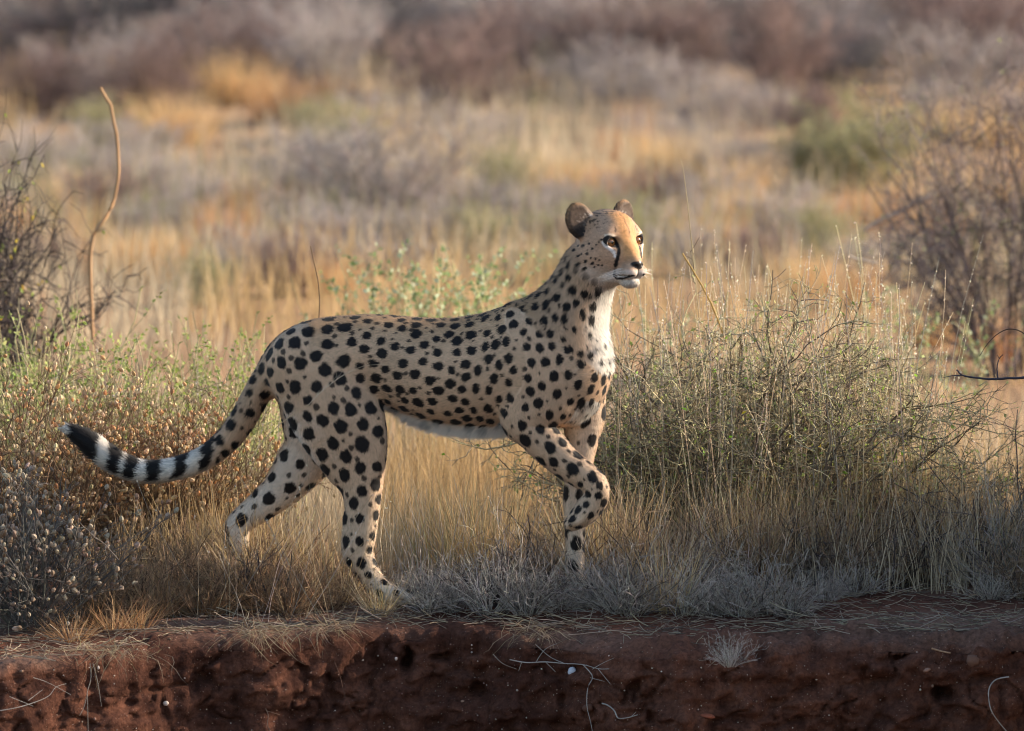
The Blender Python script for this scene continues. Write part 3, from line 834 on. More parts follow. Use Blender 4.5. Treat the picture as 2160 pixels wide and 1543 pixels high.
def shrub_meshes(seed, w, h, stems=14, per1=9, per2=7, c1=bark, c2=twigp, r0=.007, wob=.16, spread=.55, leaf_n=0, leaf_c=green, leaf_alt=green2, leaf_l=.012, up=.03, fan=1.0, per3=0):
    r = np.random.default_rng(seed)
    a = r.uniform(0, 2*math.pi, stems); el = r.uniform(.0, 1.0, stems)**.7*fan
    dr = np.stack([np.cos(a)*np.sin(el*1.25)*w/h*.9, np.sin(a)*np.sin(el*1.25)*w/h*.75, np.cos(el*1.1)+.05], 1)
    org = np.stack([np.cos(a)*.06*w, np.sin(a)*.06*w, np.full(stems, -.02)], 1)
    L0 = r.uniform(.7, 1.08, stems)*h
    s0 = grow(org, dr, L0, 8, wob*.8, up, r)
    o1, d1, i1 = spawn(s0, per1, .12, .98, spread, r)
    s1 = grow(o1, d1, r.uniform(.22, .5, len(o1))*h, 6, wob*1.3, up, r)
    o2, d2, i2 = spawn(s1, per2, .15, 1.0, spread*1.1, r)
    s2 = grow(o2, d2, r.uniform(.06, .2, len(o2))*h, 4, wob*1.6, up, r)
    P_ = []
    rr = (r0*r.uniform(.7, 1.2, stems))[:, None]*np.linspace(1, .3, 8)[None]
    v, f = tubes(s0, rr, 4); P_.append((v, f, ecol(stems, 32, c1, .2, rng=r)))
    v, f = tubes(s1, (r0*.36)*np.linspace(1, .4, 6)[None]*r.uniform(.7, 1.2, (len(s1), 1))); P_.append((v, f, ecol(len(s1), 18, c1, .25, c2, .5, r)))
    v, f = tubes(s2, (r0*.19)*np.linspace(1, .5, 4)[None]*r.uniform(.7, 1.3, (len(s2), 1))); P_.append((v, f, ecol(len(s2), 12, c2, .3, c1, .3, r)))
    last = s2
    if per3:
        o3, d3, i3 = spawn(s2, per3, .2, 1.0, spread*1.2, r)
        s3 = grow(o3, d3, r.uniform(.03, .09, len(o3))*h, 3, wob*2, up, r)
        v, f = tubes(s3, np.full((len(s3), 3), r0*.12)); P_.append((v, f, ecol(len(s3), 9, c2, .3, c1, .3, r)))
        last = s3
    bm = merge(P_); lm = None
    if leaf_n:
        i = r.integers(0, len(last), leaf_n); t = r.random(leaf_n)[:, None]
        pos = last[i, -2]*(1-t)+last[i, -1]*t
        d = unit(last[i, -1]-last[i, -2])+r.normal(0, .7, (leaf_n, 3))
        ln = leaf_l*r.uniform(.6, 1.3, leaf_n); v, f = leafs(pos, d, ln, ln*r.uniform(.4, .65, leaf_n), r)
        lm = (v, f, ecol(leaf_n, 4, leaf_c, .25, leaf_alt, .4, r))
    return bm, lm, s0, s1, last
def put(me_list, name, loc, label, catg, group=None, rz=0, sc_=(1, 1, 1)):
    """a thing: Empty at its base with one child per (part name, mesh, material)"""
    o = empty(name, loc, rz); o.scale = sc_
    for pn, me, mt in me_list:
        p = link(pn, me, mt, o)
        if pn in ('leaves', 'seed_capsules', 'twigs', 'blades', 'branches', 'stalks', 'seed_heads', 'fine_roots'): p['kind'] = 'stuff'
    return tag(o, label, catg, group)
def place(proto, loc, rz, s, label=None, group=None):
    o = copy_tree(proto); o.location = loc; o.rotation_euler = (0, 0, rz); o.scale = s if hasattr(s, '__len__') else (s, s, s)
    if label: o['label'] = label
    if group: o['group'] = group
    return o
def mk(name, vfc, smooth=True): return mesh_np(name, *vfc, smooth=smooth)
def blades_v(x, y, h, w, n=4, lean=.35, wob=.10, grav=-.04, rng=RNG, zoff=-.01, bias=None):
    N_ = len(x); a = rng.uniform(0, 2*math.pi, N_); k = np.abs(rng.normal(0, lean, N_))
    dr = np.stack([np.cos(a)*k, np.sin(a)*k, np.ones(N_)], 1)
    if bias is not None: dr = dr+bias
    org = np.stack([x, y, gtop(x, y)+zoff], 1)
    return ribbons(grow(org, dr, h, n, wob, grav, rng), w, rng)
def half_w(y): return 1080/F_PX*(CAM_D+y)

# ================================================================ far field
rf = np.random.default_rng(21)
def field_pts(n, ya, yb, mar=1.25, rng=rf):
    y = ya+(yb-ya)*rng.random(n)**.8; x = rng.uniform(-1, 1, n)*(half_w(y)*mar+.3)
    return x, y
# dry grass to the far bushes
x, y = field_pts(46000, 2.6, 38)
den = fbm(x*.55+9, y*.35, 0*x, 3); keep = den > rf.uniform(-.7, .7, len(x)); x, y, den = x[keep], y[keep], den[keep]
hgt = rf.uniform(.08, .32, len(x))*(1+.25*den)*np.interp(y, [2, 8, 30], [.8, 1, 1.1])
v, f = blades_v(x, y, hgt, rf.uniform(.004, .009, len(x)), n=3, lean=.28, rng=rf)
tint = fbm(x*.4, y*.25+3, 0*x+2, 2)
c = np.where((tint > .25)[:, None], gold, np.where((tint > -.35)[:, None], pstraw*.95, np.where((rf.random(len(x)) < .5)[:, None], olive*1.1, greyst)))
c = c*rf.uniform(.75, 1.15, len(x))[:, None]
tag(link('far_grass', mesh_np('far_grass', v, f, np.repeat(c, 6, 0)), M_grass), 'dry golden grass spread over the plain behind the cheetah', 'grass', kind='stuff')
print('far grass', len(f), time.time()-T0)

# far shrubs: kinds
KIND = {}
def kind(key, name, label, catg, group, **kw):
    bm, lm, *_ = shrub_meshes(**kw)
    ml = [('branches', mk(name+'_branches', bm), M_twig)]
    if lm is not None: ml.append(('leaves', mk(name+'_leaves', lm), M_leaf))
    KIND[key] = (name, ml, label, catg, group)
kind('grey', 'bare_shrub', 'leafless grey shrub', 'shrub', 'bare grey shrubs in the distance', seed=31, w=1.0, h=.8, stems=26, per1=12, per2=9, c1=s2l(150, 138, 132), c2=s2l(168, 156, 150), r0=.011, leaf_n=0)
kind('brown', 'brown_shrub', 'reddish-brown twiggy shrub', 'shrub', 'brown twiggy shrubs in the distance', seed=32, w=.9, h=1.0, stems=30, per1=12, per2=9, c1=s2l(112, 92, 86), c2=s2l(146, 122, 114), r0=.012, fan=.75)
kind('dark', 'dark_thorn_bush', 'dark dense thorn bush', 'bush', 'dark thorn bushes at the back', seed=33, w=1.5, h=1.5, stems=30, per1=14, per2=10, c1=s2l(84, 78, 80), c2=s2l(112, 104, 106), r0=.018, leaf_n=5000, leaf_c=s2l(96, 96, 92), leaf_alt=s2l(124, 120, 112), leaf_l=.04)
kind('sage', 'sage_shrub', 'low sage-green shrub', 'shrub', 'sage-green shrubs on the plain', seed=34, w=.8, h=.55, stems=24, per1=11, per2=7, c1=s2l(150, 140, 116), c2=s2l(160, 152, 122), r0=.008, leaf_n=4200, leaf_c=s2l(150, 148, 104), leaf_alt=s2l(176, 166, 122), leaf_l=.026)
def tuft_mesh(seed, n, h, rad, c=gold, alt=pstraw, lean=.35, w=.004, seg=4, wob=.08, grav=-.05):
    r = np.random.default_rng(seed); a = r.uniform(0, 2*math.pi, n); k = rad*np.sqrt(r.random(n))
    org = np.stack([k*np.cos(a), k*np.sin(a), np.full(n, -.01)], 1)
    dr = np.stack([np.cos(a)*(k/rad)*lean+r.normal(0, .12, n), np.sin(a)*(k/rad)*lean+r.normal(0, .12, n), np.ones(n)], 1)
    v, f = ribbons(grow(org, dr, r.uniform(.5, 1.1, n)*h, seg, wob, grav, r), r.uniform(.6, 1.2, n)*w, r)
    return v, f, ecol(n, seg*2, c, .22, alt, .4, r)
KIND['gold'] = ('grass_clump', [('blades', mk('gold_clump', tuft_mesh(35, 420, .42, .16, s2l(204, 170, 124), gold, .5, .007, 4)), M_grass)], 'golden grass clump', 'grass', 'golden grass clumps on the plain')
KIND['rust'] = ('rust_grass_clump', [('blades', mk('rust_clump', tuft_mesh(36, 380, .36, .18, s2l(186, 136, 92), s2l(198, 160, 118), .5, .007, 4)), M_grass)], 'rusty grass clump', 'grass', 'rusty grass clumps on the plain')
_first = {}
def far(key, u, v, hpx=None, wpx=None, label=None, group=None):
    """plant of a kind whose foot is seen at photo pixel (u, v); size from its height in pixels"""
    y = y_of_row(v); loc = gpos(u, y); px = F_PX/np.hypot(CAM_D+y, CAM_H)
    name, ml, lb, cg, gr = KIND[key]
    hh = {'grey': .8, 'brown': 1.0, 'dark': 1.5, 'sage': .55, 'gold': .40, 'rust': .34}[key]
    ww = {'grey': 1.1, 'brown': 1.0, 'dark': 1.7, 'sage': .9, 'gold': .55, 'rust': .5}[key]
    sz = hpx/px/hh; sx_ = (wpx/px/ww) if wpx else sz
    if key not in _first: o = put(ml, name, loc, lb, cg, gr); _first[key] = o
    else: o = place(_first[key], loc, 0, 1)
    o.scale = (sx_, sx_, sz); o.rotation_euler = (0, 0, float(rf.uniform(0, 6.28)))
    wh = ['beyond the tangled thorn bush', 'beyond the bare cane', 'beyond the cheetah tail and rump', 'beyond the cheetah back', 'beyond the cheetah head', 'beyond the round green bush', 'beyond the dead branch', 'beyond the tall twiggy bush'][int(np.searchsorted([130, 330, 700, 1130, 1400, 1740, 1960], u))]
    size = 'broad ' if (wpx or 0) > 270 else ('small ' if hpx < 95 else '')
    row = ('in the rearmost brush ' if v < 125 else 'in the middle brush ') if v < 225 else ('in the grass well behind ' if v < 400 else 'in the near grass ')
    o['label'] = label or (size+lb+' '+row.strip()+' '+wh)
    if label:
        if 'group' in o: del o['group']
    else: o['group'] = (size+name.replace('_', ' ')+'s '+row.strip()+' '+wh)
    return o
far('grey', 800, 492, 250, 400, 'broad pale grey dead shrub leaning out of golden grass behind the cheetah')
far('grey', 640, 430, 150, 240); far('sage', 1830, 400, 190, 330, 'rounded olive sage shrub between grey brush and orange grass'); far('sage', 1730, 392, 130, 180)
far('brown', 1640, 235, 230, 190); far('brown', 950, 262, 190, 230); far('brown', 1050, 215, 200, 200); far('grey', 1480, 290, 170, 200); far('grey', 1330, 262, 180, 220)
far('dark', 560, 130, 260, 360); far('dark', 760, 140, 250, 420); far('dark', 950, 110, 220, 340); far('dark', 60, 60, 230, 330); far('dark', 1180, 60, 210, 420); far('dark', 300, 150, 230, 330)
far('grey', 1100, 160, 210, 330); far('grey', 1230, 150, 230, 300); far('brown', 330, 250, 170, 210); far('grey', 200, 235, 170, 280); far('brown', 90, 250, 150, 200)
far('rust', 1330, 305, 110, 90); far('rust', 1310, 340, 90, 120); far('gold', 340, 170, 120, 150); far('gold', 290, 220, 110, 160)
for k in range(66):                     # brush at the back, row after row
    vv = rf.uniform(40, 215); uu = rf.uniform(-160, 2320)
    key = rf.choice(['grey', 'brown', 'dark', 'grey'] if uu < 1000 else ['grey', 'brown', 'grey', 'brown', 'dark'])
    far(key, uu, vv, rf.uniform(120, 210), rf.uniform(180, 330))
for k in range(64):
    vv = rf.uniform(225, 620); uu = rf.uniform(-120, 2280)
    key = rf.choice(['gold', 'grey', 'rust', 'sage', 'grey', 'gold', 'brown', 'grey'])
    far(key, uu, vv, rf.uniform(70, 130), rf.uniform(110, 220))
for uu, vv, hh, ww, key in ((280,600,120,150,'gold'),(370,590,110,140,'gold'),(150,580,110,150,'gold'),(470,540,120,150,'rust'),(560,480,100,150,'rust'),(1180,430,120,150,'gold'),(1420,400,120,150,'gold'),
                            (1400,360,100,150,'gold'),(1560,430,120,140,'gold'),(1760,500,90,120,'rust'),(1840,470,90,120,'rust'),(650,560,90,130,'rust'),(1260,420,90,120,'gold'),(700,640,90,120,'rust'),
                            (1650,520,120,160,'grey'),(1500,470,120,170,'grey'),(1240,480,110,150,'grey'),(400,470,110,170,'grey'),(330,420,110,150,'grey'),(1700,640,110,140,'gold'),(1800,660,110,130,'rust'),(520,620,130,170,'grey'),(420,660,110,150,'sage'),(600,640,120,150,'brown'),(700,560,120,160,'grey'),(960,470,110,170,'grey'),(1060,430,120,170,'sage'),(1120,500,110,150,'grey'),(1330,560,120,160,'sage'),(1450,600,120,160,'grey'),(1600,600,110,150,'brown'),(1380,470,110,150,'brown'),(1180,560,100,140,'sage'),(880,560,120,170,'grey'),(1000,560,110,150,'sage'),(330,540,120,160,'grey'),(230,480,120,170,'brown'),(1720,560,110,150,'sage'),(2080,760,110,150,'rust'),(1960,740,90,130,'gold')):
    far(key, uu, vv, hh, ww)
print('far', time.time()-T0)
# ================================================================ middle distance
rn = np.random.default_rng(77)
def pt(u, v, y): return P(u, v, y)
def poly_px(pts, y, n=16):
    """photo polyline (u, v[, dy]) at depth y -> (1,n,3)"""
    q = np.array([P(p[0], p[1], y+(p[2] if len(p) > 2 else 0)) for p in pts])
    q = cat(q, 6); t = np.linspace(0, len(q)-1, n); i = np.minimum(t.astype(int), len(q)-2); fr = (t-i)[:, None]
    return (q[i]*(1-fr)+q[i+1]*fr)[None]
def stick(name, pts, y, r0, r1, c, label, catg, n=16, extra=(), group=None, mat=None):
    """one bent branch traced in the photo, with optional side twigs"""
    base = None; parts_ = []
    for k, (pp, a, b) in enumerate([(pts, r0, r1)]+list(extra)):
        q = poly_px(pp, y, n); q = q+rn.normal(0, a*.12, q.shape)
        v_, f_ = tubes(q, np.linspace(a, b, n)[None], 6)
        cc = np.asarray(c)*rn.uniform(.85, 1.15, (n, 1)); parts_.append((v_, f_, np.repeat(cc, 6, 0)))
    V_, F_, C_ = merge(parts_)
    loc = V_[np.argmin(V_[:, 2])].copy()
    o = link(name, mesh_np(name, V_-loc, F_, C_), mat or M_twig); o.location = loc
    return tag(o, label, catg, group)
# curved bare cane, broken dead branch
stick('bare_cane', [(196,720),(193,640),(190,560),(196,500),(215,470),(238,430),(248,385),(250,340),(244,280),(234,230),(222,205),(212,186)], 3.2, .0075, .0055, s2l(166,130,96), 'tall curved bare cane rising beside the tangled thorn bush', 'cane', 26)
stick('dead_branch', [(1826,487),(1850,470),(1885,455),(1915,440),(1945,422),(1966,417)], 7.0, .012, .014, s2l(190,160,134), 'thick broken pale branch sticking out of the dry grass', 'branch', 12)
stick('pale_twig', [(1790,540),(1806,548),(1830,552),(1852,556)], 4.5, .006, .005, s2l(190,170,150), 'short pale fallen twig lying in grass behind the green bush', 'twig', 8)
# tangled thorn bush at the left edge
bm, lm, s0, s1, last = shrub_meshes(51, .62, .95, stems=26, per1=15, per2=10, c1=s2l(62,54,52), c2=s2l(84,74,70), r0=.011, wob=.24, spread=.9, leaf_n=420, leaf_c=s2l(140,160,60), leaf_alt=yellow, leaf_l=.022, up=.0)
put([('branches', mk('thorn_branches', bm), M_twig), ('leaves', mk('thorn_leaves', lm), M_leaf)], 'thorn_bush', gpos(-60, 3.3), 'tangled dark thorn bush with few yellow-green leaves beside the bare cane', 'bush', sc_=(.62, .8, 1.06))
bm, lm, *_ = shrub_meshes(53, .8, .55, stems=16, per1=12, per2=9, c1=s2l(60,52,50), c2=s2l(84,74,72), r0=.009, wob=.25, spread=.9, leaf_n=260, leaf_c=s2l(150,166,70), leaf_alt=yellow, leaf_l=.02, up=-.01, fan=1.35)
put([('branches', mk('low_thorn_branches', bm), M_twig), ('leaves', mk('low_thorn_leaves', lm), M_leaf)], 'thorn_bush', gpos(0, 2.9), 'low sprawling dark thorn bush at the foot of the tangled thorn bush', 'bush', sc_=(.8, .8, 1.25))
# twiggy bush at the right edge
bm, lm, *_ = shrub_meshes(52, .95, 1.1, stems=22, per1=13, per2=9, per3=2, c1=s2l(100,88,84), c2=s2l(140,126,122), r0=.009, wob=.2, spread=.75, leaf_n=700, leaf_c=s2l(150,158,100), leaf_alt=s2l(170,172,130), leaf_l=.02)
put([('branches', mk('grey_twig_branches', bm), M_twig), ('leaves', mk('grey_twig_leaves', lm), M_leaf)], 'twiggy_bush', gpos(2120, 6.2), 'tall grey twiggy bush with crooked trunk and sparse leaves above orange grass', 'bush', sc_=(.66, .8, 1.0))
# leafy succulent herbs behind the back
def herb(seed, n, h, spread_, leaf_l, nl, c=green, alt=green2, stemc=s2l(170,160,120), pair=True):
    r = np.random.default_rng(seed); a = r.uniform(0, 6.28, n)
    org = np.stack([np.cos(a)*.03, np.sin(a)*.03, np.full(n, -.01)], 1)
    s0 = grow(org, np.stack([np.cos(a)*spread_*r.random(n), np.sin(a)*spread_*r.random(n), np.ones(n)], 1), r.uniform(.6, 1.05, n)*h, 8, .12, .04, r)
    o1, d1, i1 = spawn(s0, 3, .3, .95, .6, r); s1 = grow(o1, d1, r.uniform(.15, .35, len(o1))*h, 5, .15, .05, r)
    P_ = [(*tubes(s0, .0028*np.linspace(1, .45, 8)[None]*np.ones((n, 1))), ecol(n, 24, stemc, .15, rng=r)), (*tubes(s1, .0016*np.linspace(1, .5, 5)[None]*np.ones((len(s1), 1))), ecol(len(s1), 15, stemc, .15, rng=r))]
    pos, d = [], []
    for S, cnt in ((s0, nl), (s1, nl)):
        o, dd, _i = spawn(S, cnt, .35, 1.0, .9, r); pos.append(o); d.append(dd)
    pos, d = np.concatenate(pos), np.concatenate(d); ln = leaf_l*r.uniform(.5, 1.2, len(pos))
    v_, f_ = leafs(pos, d, ln, ln*r.uniform(.45, .75, len(pos)), r)
    return merge(P_), (v_, f_, ecol(len(pos), 4, c, .25, alt, .4, r))
def herb_thing(name, seed, u, y, label, group=None, sc_=1.0, **kw):
    b_, l_ = herb(seed, **kw)
    return put([('stalks', mk(name+'_stalks', b_), M_twig), ('leaves', mk(name+'_leaves', l_), M_leaf)], name, gpos(u, y), label, 'plant', group, 0, (sc_, sc_, sc_))
h0 = herb_thing('leafy_herb', 61, 905, 3.6, 'pale green fleshy-leaved herb showing above the cheetah back', 'fleshy herbs behind the cheetah', n=8, h=.66, spread_=.55, leaf_l=.024, nl=9, c=s2l(136,152,100), alt=s2l(180,188,156))
for k, (u, y, s) in enumerate(((820,3.4,1.0),(960,3.2,1.02),(1010,3.7,1.05),(870,3.9,1.05),(1060,3.4,.98),(985,4.1,1.0),(1110,3.8,1.0),(770,3.6,.95),(1850,4.4,1.05),(1470,3.6,1.0),(1390,3.8,1.0),(1930,4.0,1.0),(2060,4.2,1.0),(1560,4.2,1.0),(930,3.0,.95),(1040,2.9,.9))):
    o = place(h0, gpos(u, y), float(rn.uniform(0, 6.28)), s)
    if u > 1200: o.scale = (s*.72,)*3
    if u > 1200: o['label'] = 'pale green fleshy-leaved herb growing behind the round green bush'; o['group'] = 'fleshy herbs behind the green bush'
h1 = herb_thing('slender_herb', 62, 300, 1.3, 'slender green herb with thin stalks above the seed-capsule shrub', 'slender herbs behind the tail', n=11, h=.60, spread_=.5, leaf_l=.015, nl=8, c=s2l(136,152,74), alt=s2l(170,176,110))
for k in range(24):
    u = rn.uniform(0, 620); y = rn.uniform(.9, 2.4)
    o = place(h1, gpos(u, y), float(rn.uniform(0, 6.28)), float(rn.uniform(.85, 1.2)))
    wh = ['behind the grey capsule shrub', 'behind the tan capsule shrubs', 'behind the ringed tail', 'beside the cheetah rump'][int(np.searchsorted([140, 330, 480], u))]+(' close to the tail' if y < 1.5 else ' towards the thorn bush')
    o['label'] = 'slender green herb with thin stalks '+wh; o['group'] = 'slender herbs '+wh
# ---- middle grass
x = rn.uniform(-2.0, 2.0, 26000); y = .18+3.0*rn.random(26000)**1.2
den = fbm(x*1.3+2, y*1.1, 0*x, 3)
keep = (den > rn.uniform(-.8, .8, len(x))); x, y, den = x[keep], y[keep], den[keep]
hg = rn.uniform(.12, .36, len(x))*(1+.2*den)
v, f = blades_v(x, y, hg, rn.uniform(.0016, .0034, len(x)), n=5, lean=.25, wob=.09, grav=-.03, rng=rn)
tn = fbm(x*1.1, y*.9+3, 0*x+2, 2)
c = np.where((tn > .1)[:, None], gold, np.where((tn > -.4)[:, None], pstraw, np.where((rn.random(len(x)) < .4)[:, None], olive, greyst)))*rn.uniform(.5, 1.2, len(x))[:, None]
tag(link('dry_grass', mesh_np('dry_grass', v, f, np.repeat(c, 10, 0)), M_grass), 'fine straw-coloured grass standing around and behind the cheetah', 'grass', kind='stuff')
# ---- the round green bush
bm, lm, s0, s1, last = shrub_meshes(71, 1.15, .72, stems=78, per1=11, per2=8, c1=s2l(112,100,86), c2=s2l(172,158,124), r0=.0088, wob=.20, spread=.62, leaf_n=9500, leaf_c=s2l(152,164,86), leaf_alt=s2l(186,188,126), leaf_l=.0135, up=.045, fan=1.25, per3=2)
r = np.random.default_rng(5)
i = r.integers(0, len(last), 260); v_, f_ = leafs(last[i, -1], r.normal(0, 1, (260, 3))+[0, 0, .5], r.uniform(.014, .024, 260), r.uniform(.010, .016, 260), r)
big = (v_, f_, ecol(260, 4, s2l(140,186,58), .2, yellow, .12, r))
green_bush = put([('branches', mk('green_bush_branches', bm), M_twig), ('leaves', mk('green_bush_leaves', merge([lm, big])), M_leaf)], 'green_bush', gpos(1585, .95), 'wide round twiggy bush with tiny green leaves in front of the cheetah', 'bush', sc_=(1.0, .8, 1.0))
# seed stalks standing out of it
def stalks(n, u0, u1, y0, y1, h0_, h1_, seed, c=pstraw, beads=10, lean=.10, rad=.0013):
    r = np.random.default_rng(seed)
    uu = r.uniform(u0, u1, n); yy = r.uniform(y0, y1, n)
    org = np.array([gpos(a, b) for a, b in zip(uu, yy)]); dr = np.stack([r.normal(0, lean, n), r.normal(0, lean, n), np.ones(n)], 1)
    s = grow(org, dr, r.uniform(h0_, h1_, n), 9, .05, .0, r)
    P_ = [(*tubes(s, rad*np.linspace(1, .5, 9)[None]*r.uniform(.7, 1.3, (n, 1))), ecol(n, 27, c, .2, greyst, .3, r))]
    o, d, ix = spawn(s, beads, .66, 1.0, .8, r)
    ln = r.uniform(.004, .009, len(o)); v_, f_ = leafs(o, d, ln, ln*.7, r); P_.append((v_, f_, ecol(len(o), 4, s2l(226,214,190), .15, rng=r)))
    return merge(P_)
V_, F_, C_ = stalks(300, 1275, 1960, .5, 1.7, .50, .95, 9, c=s2l(214,198,166), beads=14, rad=.0018)
tag(link('seed_stalks', mesh_np('seed_stalks', V_, F_, C_), M_grass), 'thin beaded grass seed stalks standing up through the round green bush', 'grass', kind='stuff')
V_, F_, C_ = stalks(120, -20, 640, .5, 2.0, .36, .62, 10, beads=7, lean=.22)
tag(link('thin_stalks', mesh_np('thin_stalks', V_, F_, C_), M_grass), 'thin dry stalks sticking up among the slender herbs left of the cheetah', 'grass', kind='stuff')
stick('grass_stalk', [(1478,700),(1468,600),(1460,520),(1450,430),(1442,365),(1436,335)], 1.0, .0022, .0010, s2l(206,186,150), 'single tall straight grass stalk rising high above the green bush', 'stalk', 14, mat=M_grass)
stick('reed_stalk', [(1530,720),(1500,640),(1470,585),(1440,535)], .9, .0036, .0028, s2l(190,160,100), 'thick straw reed leaning out of the green bush top', 'stalk', 10, mat=M_grass)
stick('dry_sapling', [(672,680),(674,640),(672,600),(664,560),(655,520)], 1.0, .0022, .0014, s2l(120,96,70), 'thin dark dry sapling rising behind the cheetah rump', 'sapling', 10)
# ---- seed-capsule shrubs at the left
def capsule_shrub(name, seed, u, y, label, w, h, c, alt, tw, npod, sc_=(1, 1, 1), ps=1.0):
    r = np.random.default_rng(seed)
    bm, lm, s0, s1, last = shrub_meshes(seed, w, h, stems=40, per1=9, per2=6, c1=tw, c2=tw*1.2, r0=.0042, wob=.13, spread=.45, up=.05)
    i = r.integers(0, len(last), npod); t = r.random(npod)[:, None]
    pos = last[i, -2]*(1-t)+last[i, -1]*t; d = unit(last[i, -1]-last[i, -2])+r.normal(0, .4, (npod, 3))+[0, 0, .5]
    ln = ps*r.uniform(.010, .0165, npod)*(1+.3*r.random(npod)); pm = pods(pos, d, ln, ln*r.uniform(.55, .8, npod), r)
    pm = (*pm, ecol(npod, 20, c, .25, alt, .4, r))
    return put([('branches', mk(name+'_branches', bm), M_twig), ('seed_capsules', mk(name+'_capsules', pm, False), M_pod)], name, gpos(u, y), label, 'shrub', None, 0, sc_)
cA, cB = s2l(220,192,152), s2l(202,156,108)
capsule_shrub('capsule_shrub', 81, 260, .62, 'brown shrub full of papery tan seed capsules behind the black tail tip', .62, .52, cA, cB, s2l(104,82,62), 1500, (1, .8, 1))
capsule_shrub('capsule_shrub', 82, 60, .50, 'dense tan seed-capsule shrub farthest from the cheetah, behind the grey one', .50, .54, cA, cB, s2l(104,82,62), 1300, (1, .8, 1))
capsule_shrub('capsule_shrub', 83, 440, .70, 'tan seed-capsule shrub between the tail and the stretched hind leg', .46, .46, cA, s2l(206,160,110), s2l(110,90,70), 800, (1, .8, 1))
capsule_shrub('grey_capsule_shrub', 84, 60, -.42, 'ash-grey shrub with whitish seed capsules at the bank edge', .44, .42, s2l(164,146,126), s2l(128,106,88), s2l(92,86,80), 900, ps=1.15)
print('mid', time.time()-T0)
# ================================================================ foreground
# ---- dry grass tufts
TK = {}
def tkind(key, name, meshes, label, group, catg='grass'): TK[key] = (name, meshes, label, group, catg)
def twig_tuft(seed, n, h, lean, c=s2l(150,140,128), alt=s2l(108,98,90), side=4, r0=.0016):
    r = np.random.default_rng(seed); a = r.uniform(0, 6.28, n); k = r.random(n)**.7
    org = np.stack([np.cos(a)*.03*k, np.sin(a)*.03*k, np.full(n, -.01)], 1)
    dr = np.stack([np.cos(a)*lean*k, np.sin(a)*lean*k, np.ones(n)], 1)
    s0 = grow(org, dr, r.uniform(.4, 1.12, n)*h, 6, .17, -.01, r)
    o1, d1, _i = spawn(s0, side, .25, 1.0, .6, r); s1 = grow(o1, d1, r.uniform(.10, .38, len(o1))*h, 4, .22, 0, r)
    o2, d2, _i = spawn(s1, 1, .3, 1.0, .6, r); s2 = grow(o2, d2, r.uniform(.05, .16, len(o2))*h, 3, .2, 0, r)
    return merge([(*tubes(s0, r0*np.linspace(1, .45, 6)[None]*r.uniform(.7, 1.3, (n, 1))), ecol(n, 18, c, .25, alt, .35, r)),
                  (*tubes(s1, r0*.6*np.linspace(1, .5, 4)[None]*r.uniform(.7, 1.2, (len(s1), 1))), ecol(len(s1), 12, c, .25, alt, .3, r)),
                  (*tubes(s2, np.full((len(s2), 3), r0*.42)), ecol(len(s2), 9, c*1.05, .25, alt, .2, r))])
gr1 = [('twigs', mk('grey_tuft_a', twig_tuft(91, 84, .22, 1.0, s2l(168,156,144), s2l(92,82,76), 4, .0015)), M_twig)]; gr2 = [('twigs', mk('grey_tuft_b', twig_tuft(92, 76, .19, 1.5, s2l(190,178,164), s2l(110,98,90), 4, .0014)), M_twig)]
gr3 = [('twigs', mk('grey_tuft_c', twig_tuft(93, 60, .27, .6, s2l(150,126,100), s2l(74,62,54), 4, .0014)), M_twig)]
st1 = [('blades', mk('straw_tuft_a', tuft_mesh(94, 130, .24, .05, s2l(206,178,128), pstraw, .7, .0032, 5, .1, -.06)), M_grass)]
st2 = [('blades', mk('straw_tuft_b', tuft_mesh(95, 120, .17, .045, s2l(170,128,90), s2l(190,156,116), 1.0, .0030, 5, .12, -.08)), M_grass)]
st3 = [('blades', mk('straw_tuft_c', tuft_mesh(96, 150, .30, .07, gold, s2l(200,180,140), .4, .0030, 5, .08, -.04)), M_grass)]
tkind('g1', 'grey_twig_tuft', gr1, 'bushy stiff grey twig tuft', 'grey twig tufts on the bank', 'dry plant')
tkind('g2', 'spreading_twig_tuft', gr2, 'low spreading pale grey twig tuft', 'spreading grey tufts on the bank', 'dry plant')
tkind('g3', 'upright_twig_tuft', gr3, 'upright brownish-grey stem tuft', 'upright grey tufts on the bank', 'dry plant')
tkind('s1', 'straw_tuft', st1, 'pale straw grass tuft', 'straw tufts near the feet')
tkind('s2', 'orange_grass_tuft', st2, 'short orange-brown grass tuft', 'orange tufts on the bank')
tkind('s3', 'golden_grass_tuft', st3, 'tall golden grass tuft', 'golden tufts behind the legs')
br1 = [('twigs', mk('brown_tangle', twig_tuft(97, 70, .22, 1.3, s2l(150,122,94), s2l(84,66,52), 4, .0014)), M_twig)]
tkind('b1', 'brown_twig_tangle', br1, 'tangled brown dry twig clump', 'brown twig tangles on the bank', 'dry plant')
_tf = {}
